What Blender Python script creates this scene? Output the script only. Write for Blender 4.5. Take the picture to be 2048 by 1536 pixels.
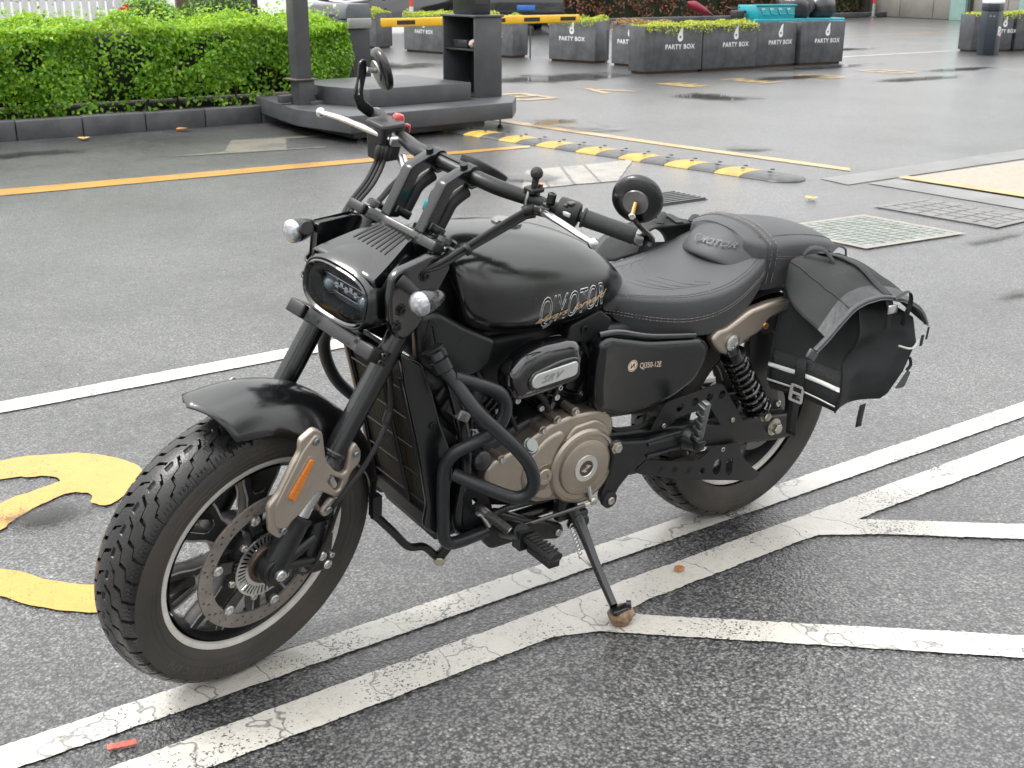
import bpy, math, random
import numpy as np
from mathutils import Vector, Matrix, noise
random.seed(7); np.random.seed(7)
for o in list(bpy.data.objects): bpy.data.objects.remove(o)
scene = bpy.context.scene
COL = scene.collection
R = math.radians
# ------------------------------------------------------------ camera
cam_d = bpy.data.cameras.new('camera'); cam = bpy.data.objects.new('camera', cam_d); COL.objects.link(cam)
YAW, PITCH, ROLL = -0.6214, 0.3292, -0.002
fw = Vector((-math.sin(YAW)*math.cos(PITCH), math.cos(YAW)*math.cos(PITCH), -math.sin(PITCH)))
rt = Vector((math.cos(YAW), math.sin(YAW), 0)); dn = fw.cross(rt)
r2 = math.cos(ROLL)*rt + math.sin(ROLL)*dn; d2 = -math.sin(ROLL)*rt + math.cos(ROLL)*dn
cm = Matrix((( r2.x, -d2.x, -fw.x), (r2.y, -d2.y, -fw.y), (r2.z, -d2.z, -fw.z))).to_4x4()
cm.translation = Vector((-1.542, -2.1903, 1.4285)); cam.matrix_world = cm
cam_d.sensor_width = 36; cam_d.lens = 36*2392.8/2048; cam_d.clip_start = .05; cam_d.clip_end = 900
cam_d.dof.use_dof = True; cam_d.dof.focus_distance = 2.75; cam_d.dof.aperture_fstop = 16
scene.camera = cam
scene.render.resolution_x = 1024; scene.render.resolution_y = 768
# ------------------------------------------------------------ sky and sun (bright overcast after rain)
SUN_EL, SUN_AZ = 58, 150     # azimuth measured from +X counter-clockwise
w = bpy.data.worlds.new('World'); scene.world = w; w.use_nodes = True
nt = w.node_tree; bgn = nt.nodes['Background']
sky = nt.nodes.new('ShaderNodeTexSky'); sky.sky_type = 'NISHITA'; sky.sun_disc = False
sky.sun_elevation = R(SUN_EL); sky.sun_rotation = R(90-SUN_AZ); sky.dust_density = 6; sky.air_density = 1.2; sky.ozone_density = 1
hs = nt.nodes.new('ShaderNodeHueSaturation'); hs.inputs['Saturation'].default_value = .12
nt.links.new(sky.outputs[0], hs.inputs['Color'])
# cloud deck: brightest overhead, a third as bright at the horizon
ge = nt.nodes.new('ShaderNodeTexCoord'); sx = nt.nodes.new('ShaderNodeSeparateXYZ'); nt.links.new(ge.outputs['Generated'], sx.inputs[0])
cl = nt.nodes.new('ShaderNodeMapRange'); cl.inputs['From Min'].default_value = 0; cl.inputs['From Max'].default_value = 1; cl.inputs['To Min'].default_value = 4.6; cl.inputs['To Max'].default_value = 11.0; nt.links.new(sx.outputs[2], cl.inputs[0])
cn = nt.nodes.new('ShaderNodeTexNoise'); cn.inputs['Scale'].default_value = 3; cn.inputs['Detail'].default_value = 4; nt.links.new(ge.outputs['Generated'], cn.inputs['Vector'])
cm1 = nt.nodes.new('ShaderNodeMapRange'); cm1.inputs['To Min'].default_value = .55; cm1.inputs['To Max'].default_value = 1.45; nt.links.new(cn.outputs[0], cm1.inputs[0])
cm2 = nt.nodes.new('ShaderNodeMath'); cm2.operation = 'MULTIPLY'; nt.links.new(cl.outputs[0], cm2.inputs[0]); nt.links.new(cm1.outputs[0], cm2.inputs[1])
cc = nt.nodes.new('ShaderNodeCombineColor'); [nt.links.new(cm2.outputs[0], cc.inputs[i]) for i in range(3)]
mxw = nt.nodes.new('ShaderNodeMix'); mxw.data_type = 'RGBA'; mxw.inputs[0].default_value = .8; nt.links.new(hs.outputs[0], mxw.inputs[6]); nt.links.new(cc.outputs[0], mxw.inputs[7])
nt.links.new(mxw.outputs[2], bgn.inputs['Color']); bgn.inputs['Strength'].default_value = .15
sd = bpy.data.lights.new('sun', 'SUN'); sd.energy = 1.2; sd.angle = R(20); sd.color = (1, .97, .93)
so = bpy.data.objects.new('sun', sd); COL.objects.link(so)
sv = Vector((math.cos(R(SUN_EL))*math.cos(R(SUN_AZ)), math.cos(R(SUN_EL))*math.sin(R(SUN_AZ)), math.sin(R(SUN_EL))))
so.rotation_euler = sv.to_track_quat('Z', 'Y').to_euler(); so.location = (0, 0, 12)
scene.view_settings.view_transform = 'Standard'; scene.view_settings.look = 'None'
scene.view_settings.gamma = 1; scene.view_settings.exposure = .92
# ------------------------------------------------------------ helpers
def tag(o, label=None, cat=None, group=None, kind=None):
    if label: o['label'] = label
    if cat: o['category'] = cat
    if group: o['group'] = group
    if kind: o['kind'] = kind
    return o
def empty(name, loc=(0,0,0), rot=(0,0,0)):
    o = bpy.data.objects.new(name, None); COL.objects.link(o); o.location = loc; o.rotation_euler = rot
    o.empty_display_size = .1
    return o
def catmull(pts, sub, closed=False):
    P = [Vector(p) for p in pts]; n = len(P); out = []
    rng = range(n if closed else n-1)
    for i in rng:
        if closed: a,b,c,d = P[(i-1)%n],P[i],P[(i+1)%n],P[(i+2)%n]
        else: a,b,c,d = P[max(i-1,0)],P[i],P[i+1],P[min(i+2,n-1)]
        for k in range(sub):
            t = k/sub
            out.append(.5*((2*b)+(c-a)*t+(2*a-5*b+4*c-d)*t*t+(3*b-a-3*c+d)*t**3))
    if not closed: out.append(P[-1])
    return out
def frame_for(z):
    z = Vector(z).normalized(); a = Vector((0,0,1)) if abs(z.z) < .9 else Vector((1,0,0))
    x = a.cross(z).normalized(); return x, z.cross(x)
class M:
    def __init__(s): s.v = []; s.f = []; s.mi = []
    def add(s, V, F, mi=0):
        b = len(s.v); s.v += [tuple(p) for p in V]; s.f += [tuple(i+b for i in f) for f in F]; s.mi += [mi]*len(F); return s
    def box(s, c, d, rot=None, mi=0):
        hx,hy,hz = d[0]/2,d[1]/2,d[2]/2
        V = [Vector((x*hx,y*hy,z*hz)) for x in (-1,1) for y in (-1,1) for z in (-1,1)]
        if rot is not None: V = [rot @ p for p in V]
        V = [p+Vector(c) for p in V]
        return s.add(V, [(0,1,3,2),(4,6,7,5),(0,4,5,1),(2,3,7,6),(0,2,6,4),(1,5,7,3)], mi)
    def cyl(s, p0, p1, r0, r1=None, n=16, caps=True, mi=0):
        r1 = r0 if r1 is None else r1; p0 = Vector(p0); p1 = Vector(p1); x,y = frame_for(p1-p0); V = []
        for p,r in ((p0,r0),(p1,r1)):
            for i in range(n):
                a = 2*math.pi*i/n; V.append(p+x*(r*math.cos(a))+y*(r*math.sin(a)))
        F = [(i,(i+1)%n,n+(i+1)%n,n+i) for i in range(n)]
        if caps: F += [tuple(range(n-1,-1,-1)), tuple(range(n,2*n))]
        return s.add(V, F, mi)
    def tube(s, pts, r, n=10, sub=6, closed=False, caps=True, flat=None, mi=0):
        if sub > 1: 
            P = catmull(pts, sub, closed)
            if isinstance(r,(list,tuple)):
                m = len(r); r = [r[min(int(i/sub),m-1)]*(1-(i%sub)/sub)+r[min(int(i/sub)+1,m-1)]*((i%sub)/sub) for i in range(len(P))]
        else: P = [Vector(p) for p in pts]
        L = len(P); V = []; x = None
        for i,p in enumerate(P):
            if closed: t = P[(i+1)%L]-P[i-1]
            else: t = P[min(i+1,L-1)]-P[max(i-1,0)]
            t.normalize()
            if x is None: x,y = frame_for(t)
            x = (x-t*x.dot(t)).normalized(); y = t.cross(x)
            rr = r[i] if isinstance(r,(list,tuple)) else r
            for k in range(n):
                a = 2*math.pi*k/n; ex = 1 if flat is None else flat
                V.append(p+x*(rr*math.cos(a))+y*(rr*ex*math.sin(a)))
        F = []
        for i in range(L if closed else L-1):
            j = (i+1)%L
            for k in range(n): F.append((i*n+k,i*n+(k+1)%n,j*n+(k+1)%n,j*n+k))
        if caps and not closed: F += [tuple(range(n-1,-1,-1)), tuple(range((L-1)*n,L*n))]
        return s.add(V, F, mi)
    def lathe(s, prof, o, ax, n=32, caps=False, mi=0, arc=None):
        o = Vector(o); ax = Vector(ax).normalized(); x,y = frame_for(ax); V = []; m = len(prof)
        for r,h in prof:
            for i in range(n):
                a = 2*math.pi*i/n; V.append(o+ax*h+x*(r*math.cos(a))+y*(r*math.sin(a)))
        F = [(j*n+i,j*n+(i+1)%n,(j+1)*n+(i+1)%n,(j+1)*n+i) for j in range(m-1) for i in range(n)]
        if caps: F += [tuple(range(n-1,-1,-1)), tuple(range((m-1)*n,m*n))]
        return s.add(V, F, mi)
    def prism(s, poly, y0, y1, fn=None, mi=0):
        n = len(poly); fn = fn or (lambda u,w,y: (u,y,w))
        V = [fn(u,w_,y0) for u,w_ in poly]+[fn(u,w_,y1) for u,w_ in poly]
        F = [tuple(range(n)), tuple(range(2*n-1,n-1,-1))]+[(i,n+i,n+(i+1)%n,(i+1)%n) for i in range(n)]
        return s.add(V, F, mi)
    def loft(s, rings, caps=True, closed=True, mi=0):
        n = len(rings[0]); V = [p for r in rings for p in r]; F = []
        for j in range(len(rings)-1):
            for i in range(n if closed else n-1): F.append((j*n+i,j*n+(i+1)%n,(j+1)*n+(i+1)%n,(j+1)*n+i))
        if caps and closed: F += [tuple(range(n-1,-1,-1)), tuple(range((len(rings)-1)*n,len(rings)*n))]
        return s.add(V, F, mi)
    def sphere(s, c, r, nu=16, nv=10, sc=(1,1,1), rot=None, mi=0):
        V = []; c = Vector(c)
        for j in range(nv+1):
            t = math.pi*j/nv
            for i in range(nu):
                a = 2*math.pi*i/nu
                p = Vector((r*sc[0]*math.sin(t)*math.cos(a), r*sc[1]*math.sin(t)*math.sin(a), r*sc[2]*math.cos(t)))
                V.append((rot @ p if rot is not None else p)+c)
        F = [(j*nu+i,(j+1)*nu+i,(j+1)*nu+(i+1)%nu,j*nu+(i+1)%nu) for j in range(nv) for i in range(nu)]
        return s.add(V, F, mi)
    def raw(s, me, fn=None, mi=0):
        V = [v.co.copy() for v in me.vertices]; V = [fn(p) for p in V] if fn else V
        return s.add(V, [tuple(p.vertices) for p in me.polygons], mi)
    def build(s, name, mat, parent=None, smooth=True, angle=38, bevel=0, seg=2, subsurf=0, xf=None, fix=True):
        me = bpy.data.meshes.new(name)
        V = [xf(Vector(p)) for p in s.v] if xf else s.v
        me.from_pydata([tuple(p) for p in V], [], s.f)
        mats = mat if isinstance(mat,(list,tuple)) else [mat]
        for m_ in mats: me.materials.append(m_)
        if len(mats) > 1: me.polygons.foreach_set('material_index', s.mi)
        me.validate(); 
        if fix:
            import bmesh
            bm = bmesh.new(); bm.from_mesh(me); bmesh.ops.recalc_face_normals(bm, faces=bm.faces); bm.to_mesh(me); bm.free()
        if smooth:
            me.polygons.foreach_set('use_smooth', [True]*len(me.polygons))
            if not subsurf and not bevel: me.set_sharp_from_angle(angle=R(angle))
        me.update()
        o = bpy.data.objects.new(name, me); COL.objects.link(o)
        if parent: o.parent = parent
        if bevel:
            b = o.modifiers.new('bevel','BEVEL'); b.width = bevel; b.segments = seg; b.limit_method = 'ANGLE'; b.angle_limit = R(35); b.harden_normals = False
        if subsurf:
            b = o.modifiers.new('sub','SUBSURF'); b.levels = subsurf; b.render_levels = subsurf
        return o
def curve_mesh(loops, thick=.002, bev=0, res=1):
    """flat plate with holes: list of closed 2D outlines -> mesh in local XY, extruded along Z"""
    c = bpy.data.curves.new('plate','CURVE'); c.dimensions = '2D'; c.fill_mode = 'BOTH' if thick else 'FRONT'
    c.extrude = max(thick/2-bev,0); c.bevel_depth = bev; c.bevel_resolution = res; c.offset = -bev
    for L in loops:
        sp = c.splines.new('POLY'); sp.points.add(len(L)-1); sp.use_cyclic_u = True
        for p,q in zip(sp.points, L): p.co = (q[0], q[1], 0, 1)
    o = bpy.data.objects.new('plate', c); me = bpy.data.meshes.new_from_object(o)
    bpy.data.objects.remove(o); return me
def text_mesh(txt, size, outline=0, shear=0, spacing=1, thick=0, align='LEFT', bold=0):
    c = bpy.data.curves.new('text','FONT'); c.body = txt; c.size = size; c.shear = shear; c.space_character = spacing; c.align_x = align
    c.resolution_u = 3; c.offset = bold
    if outline: c.fill_mode = 'NONE'; c.bevel_depth = outline; c.bevel_resolution = 0
    else: c.fill_mode = 'BOTH' if thick else 'FRONT'; c.extrude = thick/2
    o = bpy.data.objects.new('text', c); me = bpy.data.meshes.new_from_object(o)
    bpy.data.objects.remove(o); return me
def circle(r, n=32, c=(0,0), a0=0, ccw=True):
    L = [(c[0]+r*math.cos(a0+2*math.pi*i/n), c[1]+r*math.sin(a0+2*math.pi*i/n)) for i in range(n)]
    return L if ccw else L[::-1]
def smooth2(poly, sub=5):
    return [(p.x,p.y) for p in catmull([(x,y,0) for x,y in poly], sub, True)]
def rounded(poly, r, n=4):
    out = []; m = len(poly)
    for i in range(m):
        a = Vector((*poly[i-1],0)); b = Vector((*poly[i],0)); c = Vector((*poly[(i+1)%m],0))
        d1 = (a-b); d2 = (c-b); k = min(r, d1.length*.45, d2.length*.45)
        p = b+d1.normalized()*k; q = b+d2.normalized()*k
        for j in range(n+1):
            t = j/n; s_ = p*(1-t)**2+b*(2*t*(1-t))+q*t*t; out.append((s_.x,s_.y))
    return out
# ------------------------------------------------------------ materials
MATS = {}
def N(nt, typ, **kw):
    n = nt.nodes.new('ShaderNode'+typ)
    for k,v in kw.items():
        if k in n.inputs: n.inputs[k].default_value = v
        else: setattr(n, k, v)
    return n
def new_mat(name):
    m = bpy.data.materials.new(name); m.use_nodes = True; nt = m.node_tree
    return m, nt, nt.nodes['Principled BSDF']
def ramp(nt, src, stops):
    r = nt.nodes.new('ShaderNodeValToRGB'); e = r.color_ramp.elements
    while len(e) < len(stops): e.new(.5)
    for el,(p,c) in zip(e, stops): el.position = p; el.color = c if len(c) == 4 else (*c,1)
    nt.links.new(src, r.inputs[0]); return r
def math_(nt, op, a, b=None, clamp=False):
    n = nt.nodes.new('ShaderNodeMath'); n.operation = op; n.use_clamp = clamp
    for i,x in enumerate((a,b)):
        if x is None: continue
        if isinstance(x,(int,float)): n.inputs[i].default_value = x
        else: nt.links.new(x, n.inputs[i])
    return n.outputs[0]
def mixc(nt, fac, a, b):
    n = nt.nodes.new('ShaderNodeMix'); n.data_type = 'RGBA'
    for i,x in ((0,fac),(6,a),(7,b)):
        if isinstance(x,(int,float)): n.inputs[i].default_value = x
        elif isinstance(x,(tuple,list)): n.inputs[i].default_value = x if len(x) == 4 else (*x,1)
        else: nt.links.new(x, n.inputs[i])
    return n.outputs[2]
def mixf(nt, fac, a, b):
    n = nt.nodes.new('ShaderNodeMix'); n.data_type = 'FLOAT'
    for i,x in ((0,fac),(2,a),(3,b)):
        if isinstance(x,(int,float)): n.inputs[i].default_value = x
        else: nt.links.new(x, n.inputs[i])
    return n.outputs[0]
def noise_tex(nt, co, scale, detail=3, rough=.5):
    n = nt.nodes.new('ShaderNodeTexNoise'); n.inputs['Scale'].default_value = scale; n.inputs['Detail'].default_value = detail; n.inputs['Roughness'].default_value = rough
    nt.links.new(co, n.inputs['Vector']); return n.outputs[0]
def surf(name, col, rough=.5, metal=0, spec=.5, var=.12, vscale=6, bump=0, bscale=120, coat=0, dirt=0, dirtcol=(.12,.1,.08), rvar=.08, wet=0, emis=None):
    """general weathered surface: colour and gloss broken up by noise, fine relief, dirt patches, rain drops"""
    if name in MATS: return MATS[name]
    m, nt, b = new_mat(name); L = nt.links
    tc = nt.nodes.new('ShaderNodeTexCoord').outputs['Object']
    n1 = noise_tex(nt, tc, vscale, 4, .6)
    c0 = tuple(x*(1-var) for x in col); c1 = tuple(min(1,x*(1+var)) for x in col)
    c = mixc(nt, ramp(nt, n1, [(.3,(0,0,0)),(.7,(1,1,1))]).outputs[0], c0, c1)
    if dirt:
        n2 = noise_tex(nt, tc, vscale*.7, 6, .7)
        f = math_(nt, 'MULTIPLY', ramp(nt, n2, [(.45,(0,0,0)),(.75,(1,1,1))]).outputs[0], dirt)
        c = mixc(nt, f, c, dirtcol)
    L.new(c, b.inputs['Base Color'])
    n3 = noise_tex(nt, tc, vscale*4, 3, .6)
    rr = mixf(nt, n3, max(rough-rvar,.02), min(rough+rvar,1))
    h = None
    if bump: h = math_(nt,'MULTIPLY', noise_tex(nt, tc, bscale, 2, .6), bump)
    if wet:
        v = nt.nodes.new('ShaderNodeTexVoronoi'); v.inputs['Scale'].default_value = 210; v.inputs['Randomness'].default_value = 1; L.new(tc, v.inputs['Vector'])
        n4 = noise_tex(nt, tc, 14, 2)
        d = ramp(nt, v.outputs['Distance'], [(.0,(1,1,1)),(.22,(.55,.55,.55)),(.3,(0,0,0))]).outputs[0]
        wn = nt.nodes.new('ShaderNodeTexWhiteNoise'); L.new(v.outputs['Color'], wn.inputs['Vector'])
        keep = math_(nt,'GREATER_THAN', wn.outputs[0], .8)
        d = math_(nt,'MULTIPLY', math_(nt,'MULTIPLY', d, keep), math_(nt,'GREATER_THAN', n4, .5))
        rr = mixf(nt, math_(nt,'GREATER_THAN', d, .05), rr, .06)
        hd = math_(nt,'MULTIPLY', d, wet)
        h = hd if h is None else math_(nt,'ADD', h, hd)
    if h is not None:
        bp = nt.nodes.new('ShaderNodeBump'); bp.inputs['Strength'].default_value = .6; bp.inputs['Distance'].default_value = .002
        L.new(h, bp.inputs['Height']); L.new(bp.outputs[0], b.inputs['Normal'])
    L.new(rr, b.inputs['Roughness']); b.inputs['Metallic'].default_value = metal; b.inputs['Specular IOR Level'].default_value = spec
    if coat: b.inputs['Coat Weight'].default_value = coat; b.inputs['Coat Roughness'].default_value = .04 if coat != .6 else .22
    if emis: b.inputs['Emission Color'].default_value = (*emis,1); b.inputs['Emission Strength'].default_value = 1
    MATS[name] = m; return m

PUDDLES = [  # x, y, rx, ry, seed  (standing water)
    (-.83,1.03,.20,.12,1),(1.0,8.35,.8,.25,2),(9.4,12.1,2.2,.9,3),(9.3,8.7,.6,.8,4),(12.3,10.2,1.1,.4,5),(13.8,9.0,1.4,.35,6),
    (16.0,9.8,1.3,.35,7),(4.7,8.9,1.6,.6,8),(6.05,7.3,.5,.9,9),(14.2,11.35,2.0,.4,10),(4.72,1.72,.40,.09,11),(8.2,15.5,2.3,1.1,12),(18.5,14.5,1.5,.5,13),(6.3,5.2,.3,.35,14),(3.75,5.0,.3,.4,15),(3.6,.9,.25,.08,16)]
def asphalt_group():
    g = bpy.data.node_groups.new('asphalt','ShaderNodeTree')
    for n_,t in (('Color','NodeSocketColor'),('Roughness','NodeSocketFloat'),('Height','NodeSocketFloat'),('Film','NodeSocketFloat')):
        g.interface.new_socket(n_, in_out='OUTPUT', socket_type=t)
    out = g.nodes.new('NodeGroupOutput'); L = g.links
    geo = g.nodes.new('ShaderNodeNewGeometry').outputs['Position']
    v2 = g.nodes.new('ShaderNodeTexVoronoi'); v2.inputs['Scale'].default_value = 135; L.new(geo, v2.inputs['Vector'])
    nA = noise_tex(g, geo, 78, 3, .8); nB = noise_tex(g, geo, .7, 5, .68); nM = noise_tex(g, geo, 9, 2, .6)
    stone = ramp(g, v2.outputs['Color'], [(.05,(.075,.076,.077)),(.45,(.115,.116,.117)),(.85,(.165,.165,.163)),(.985,(.30,.29,.28))]).outputs[0]
    gap = ramp(g, math_(g,'ADD', math_(g,'MULTIPLY', v2.outputs['Distance'], .55), math_(g,'SUBTRACT', .85, nA)), [(.46,(1.2,1.2,1.2)),(.74,(.20,.20,.21))]).outputs[0]
    mul = g.nodes.new('ShaderNodeMix'); mul.data_type = 'RGBA'; mul.blend_type = 'MULTIPLY'; mul.inputs[0].default_value = 1
    L.new(stone, mul.inputs[6]); L.new(gap, mul.inputs[7])
    nL = noise_tex(g, geo, 30, 3, .75)
    worn = ramp(g, math_(g,'ADD', math_(g,'ADD', math_(g,'MULTIPLY', nB, .50), math_(g,'MULTIPLY', nM, .16)), math_(g,'MULTIPLY', nL, .34)), [(.40,(.35,.35,.36)),(.50,(.92,.92,.92)),(.62,(1.5,1.49,1.46))]).outputs[0]
    mul2 = g.nodes.new('ShaderNodeMix'); mul2.data_type = 'RGBA'; mul2.blend_type = 'MULTIPLY'; mul2.inputs[0].default_value = 1
    L.new(mul.outputs[2], mul2.inputs[6]); L.new(worn, mul2.inputs[7]); L.new(mul2.outputs[2], out.inputs['Color'])
    L.new(mixf(g, nB, .22, .46), out.inputs['Roughness'])
    h = math_(g,'ADD', math_(g,'ADD', math_(g,'MULTIPLY', math_(g,'SUBTRACT', 1.0, v2.outputs['Distance']), .7), math_(g,'MULTIPLY', nA, 1.5)), math_(g,'MULTIPLY', nL, 1.2))
    L.new(h, out.inputs['Height']); L.new(nB, out.inputs['Film'])
    return g
ASPH = asphalt_group()
def asphalt_mat(name='asphalt', paint=None, wear=.5, cracks=True, rough=.45):
    m, nt, b = new_mat(name); L = nt.links
    g = nt.nodes.new('ShaderNodeGroup'); g.node_tree = ASPH
    col, rg, h = g.outputs['Color'], g.outputs['Roughness'], g.outputs['Height']
    bp = nt.nodes.new('ShaderNodeBump'); bp.inputs['Strength'].default_value = .75; bp.inputs['Distance'].default_value = .006
    if paint:
        geo = nt.nodes.new('ShaderNodeNewGeometry').outputs['Position']
        a = noise_tex(nt, geo, 150, 3, .65); bb = noise_tex(nt, geo, 3.2, 4, .6)
        # pits: paint missing in the low spots of the aggregate
        k = math_(nt,'ADD', math_(nt,'MULTIPLY', a, .8), math_(nt,'MULTIPLY', bb, .55))
        pit = ramp(nt, k, [(.485+wear*.10,(0,0,0)),(.53+wear*.10,(1,1,1))]).outputs[0]
        pit = math_(nt,'SUBTRACT', 1.0, pit); pit = math_(nt,'SUBTRACT', 1.0, pit)
        if cracks:
            mp = nt.nodes.new('ShaderNodeMapping'); mp.inputs['Scale'].default_value = (3.6,1.1,1); L.new(geo, mp.inputs['Vector'])
            dn_ = nt.nodes.new('ShaderNodeTexNoise'); dn_.inputs['Scale'].default_value = 9; dn_.inputs['Detail'].default_value = 3; L.new(geo, dn_.inputs['Vector'])
            va = nt.nodes.new('ShaderNodeVectorMath'); va.operation = 'MULTIPLY_ADD'; L.new(dn_.outputs['Color'], va.inputs[0]); va.inputs[1].default_value = (.34,.34,.34); L.new(mp.outputs[0], va.inputs[2])
            vo = nt.nodes.new('ShaderNodeTexVoronoi'); vo.feature = 'DISTANCE_TO_EDGE'; vo.inputs['Scale'].default_value = 1; L.new(va.outputs[0], vo.inputs['Vector'])
            cr = ramp(nt, vo.outputs['Distance'], [(.0025,(.3,.3,.3)),(.007,(1,1,1))]).outputs[0]
            pit = math_(nt,'MULTIPLY', pit, cr)
        tone = mixc(nt, bb, tuple(x*.82 for x in paint), tuple(min(1,x*1.1) for x in paint))
        grime = noise_tex(nt, geo, 30, 4, .7)
        tone = mixc(nt, math_(nt,'MULTIPLY', ramp(nt, grime, [(.5,(0,0,0)),(.8,(1,1,1))]).outputs[0], .35), tone, tuple(x*.45 for x in paint))
        col = mixc(nt, pit, col, tone); rg = mixf(nt, pit, rg, rough); h = mixf(nt, pit, math_(nt,'MULTIPLY', h, .8), math_(nt,'ADD', math_(nt,'MULTIPLY', h, .25), 1.2))
    L.new(col, b.inputs['Base Color']); L.new(rg, b.inputs['Roughness']); L.new(h, bp.inputs['Height']); L.new(bp.outputs[0], b.inputs['Normal'])
    b.inputs['Specular IOR Level'].default_value = .5
    b.inputs['Coat Weight'].default_value = .95; b.inputs['Coat IOR'].default_value = 1.36; b.inputs['Coat Roughness'].default_value = .19   # film of rain water
    bc = nt.nodes.new('ShaderNodeBump'); bc.inputs['Strength'].default_value = .5; bc.inputs['Distance'].default_value = .003; L.new(h, bc.inputs['Height']); L.new(bc.outputs[0], b.inputs['Coat Normal'])
    MATS[name] = m; return m
def puddle_mat():
    m, nt, b = new_mat('puddle_water'); L = nt.links
    co = nt.nodes.new('ShaderNodeTexCoord').outputs['Object']; geo = nt.nodes.new('ShaderNodeNewGeometry').outputs['Position']
    ln = nt.nodes.new('ShaderNodeVectorMath'); ln.operation = 'LENGTH'; L.new(co, ln.inputs[0])
    n1 = noise_tex(nt, geo, 2.6, 5, .65); n2 = noise_tex(nt, geo, 60, 3, .75)
    k = math_(nt,'ADD', math_(nt,'SUBTRACT', 1.0, ln.outputs['Value']), math_(nt,'ADD', math_(nt,'MULTIPLY', math_(nt,'SUBTRACT', n1, .5), 1.7), math_(nt,'MULTIPLY', math_(nt,'SUBTRACT', .5, n2), 1.1)))
    f = ramp(nt, k, [(.30,(0,0,0)),(.44,(.35,.35,.35)),(.78,(.80,.80,.80))]).outputs[0]; edge = ramp(nt, ln.outputs['Value'], [(.86,(1,1,1)),(.99,(0,0,0))]).outputs[0]
    f = math_(nt,'MULTIPLY', f, edge)
    b.inputs['Base Color'].default_value = (.020,.019,.016,1); b.inputs['Roughness'].default_value = .025; b.inputs['IOR'].default_value = 1.33
    t = nt.nodes.new('ShaderNodeBsdfTransparent'); mx = nt.nodes.new('ShaderNodeMixShader'); L.new(f, mx.inputs[0]); L.new(t.outputs[0], mx.inputs[1]); L.new(b.outputs[0], mx.inputs[2]); L.new(mx.outputs[0], nt.nodes['Material Output'].inputs[0])
    return m
asphalt = asphalt_mat(); white_paint = asphalt_mat('white_road_paint', (.58,.558,.505), .55); yellow_paint = asphalt_mat('yellow_road_paint', (.56,.285,.018), .35, False); pale_yellow = asphalt_mat('faded_yellow_paint', (.50,.33,.09), .6, False); old_white = asphalt_mat('worn_white_paint', (.25,.23,.185), .9)
# ------------------------------------------------------------ ground
def sheet(name, polys, z, mat, jit=.004, step=.05, label=None):
    """flat sheet(s) of paint with slightly ragged edges"""
    m = M()
    for P in polys:
        Q = []
        for i in range(len(P)):
            a = Vector(P[i]); b = Vector(P[(i+1)%len(P)]); k = max(1,int((b-a).length/step))
            nrm = Vector((-(b-a).y,(b-a).x)).normalized()
            for j in range(k):
                p = a.lerp(b, j/k); q = p+nrm*((noise.noise((p.x*19,p.y*19,3))*.6+noise.noise((p.x*90,p.y*90,8))*.9)*jit); Q.append((q.x,q.y))
        me = curve_mesh([Q], 0)
        m.raw(me, lambda p: Vector((p.x,p.y,z)))
    o = m.build(name, mat, None, smooth=False); tag(o, label, None, None, 'structure'); 
    for p in o.data.polygons:
        if p.normal.z < 0: p.flip()
    return o
g = M().add([(-150,-150,0),(250,-150,0),(250,250,0),(-150,250,0)], [(0,1,2,3)]); tag(g.build('ground', asphalt, smooth=False), 'wet grey asphalt of the car park', None, None, 'structure')

PW = puddle_mat()
for i,(x,y,rx,ry,sd_) in enumerate(PUDDLES):
    o = M().add([(math.cos(2*math.pi*k/40),math.sin(2*math.pi*k/40),0) for k in range(40)],[tuple(range(40))]).build('puddle', PW, smooth=False)
    o.location = (x,y,.0095+.0002*i); o.scale = (rx,ry,1); tag(o,'shallow puddle of rain water on the asphalt',None,None,'structure')
# ------------------------------------------------------------ road markings
SMO = lambda P: smooth2(P,4)
def rect(x0,y0,x1,y1): return [(x0,y0),(x1,y0),(x1,y1),(x0,y1)]
sheet('parking_line', [rect(-3,-.090,6.2,-.002)], .004, white_paint, .0042, .008, 'white painted line under the motorcycle wheels')
tag(sheet('parking_line', [[(-3,-.30),(-.07,-.302),(.03,-.345),(2.4,-2.5),(2.5,-2.42),(.16,-.345),(.14,-.31),(.22,-.298),(.74,-.296),(.83,-.30),(.98,-.40),(3.4,-2.45),(3.5,-2.36),(1.02,-.315),(.99,-.296),(1.05,-.295),(6.2,-.295),(6.2,-.19),(-3,-.192)]], .0045, white_paint, .0042, .008),
    'outer white line with two slanted bay lines branching off', None, None, 'structure')
sheet('parking_line', [rect(-3,1.965,2.1,2.085)], .004, white_paint, .005, .012, 'white painted line on the far side of the motorcycle')
sheet('yellow_line', [[(-3,6.52),(.34,6.43),(2.64,6.38),(4.74,6.32),(4.82,6.43),(2.72,6.6),(.4,6.7),(-3,6.8)]], .004, yellow_paint, .008, .08, 'long yellow lane line crossing behind the motorcycle')
sheet('yellow_line', [[(5.64,8.3),(5.64,7.9),(5.8,5.64),(5.98,3.84),(6.1,3.94),(5.92,5.78),(5.78,8.1),(5.76,8.3)]], .004, yellow_paint, .012, .06, 'yellow line running alongside the rubber speed bump')
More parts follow.
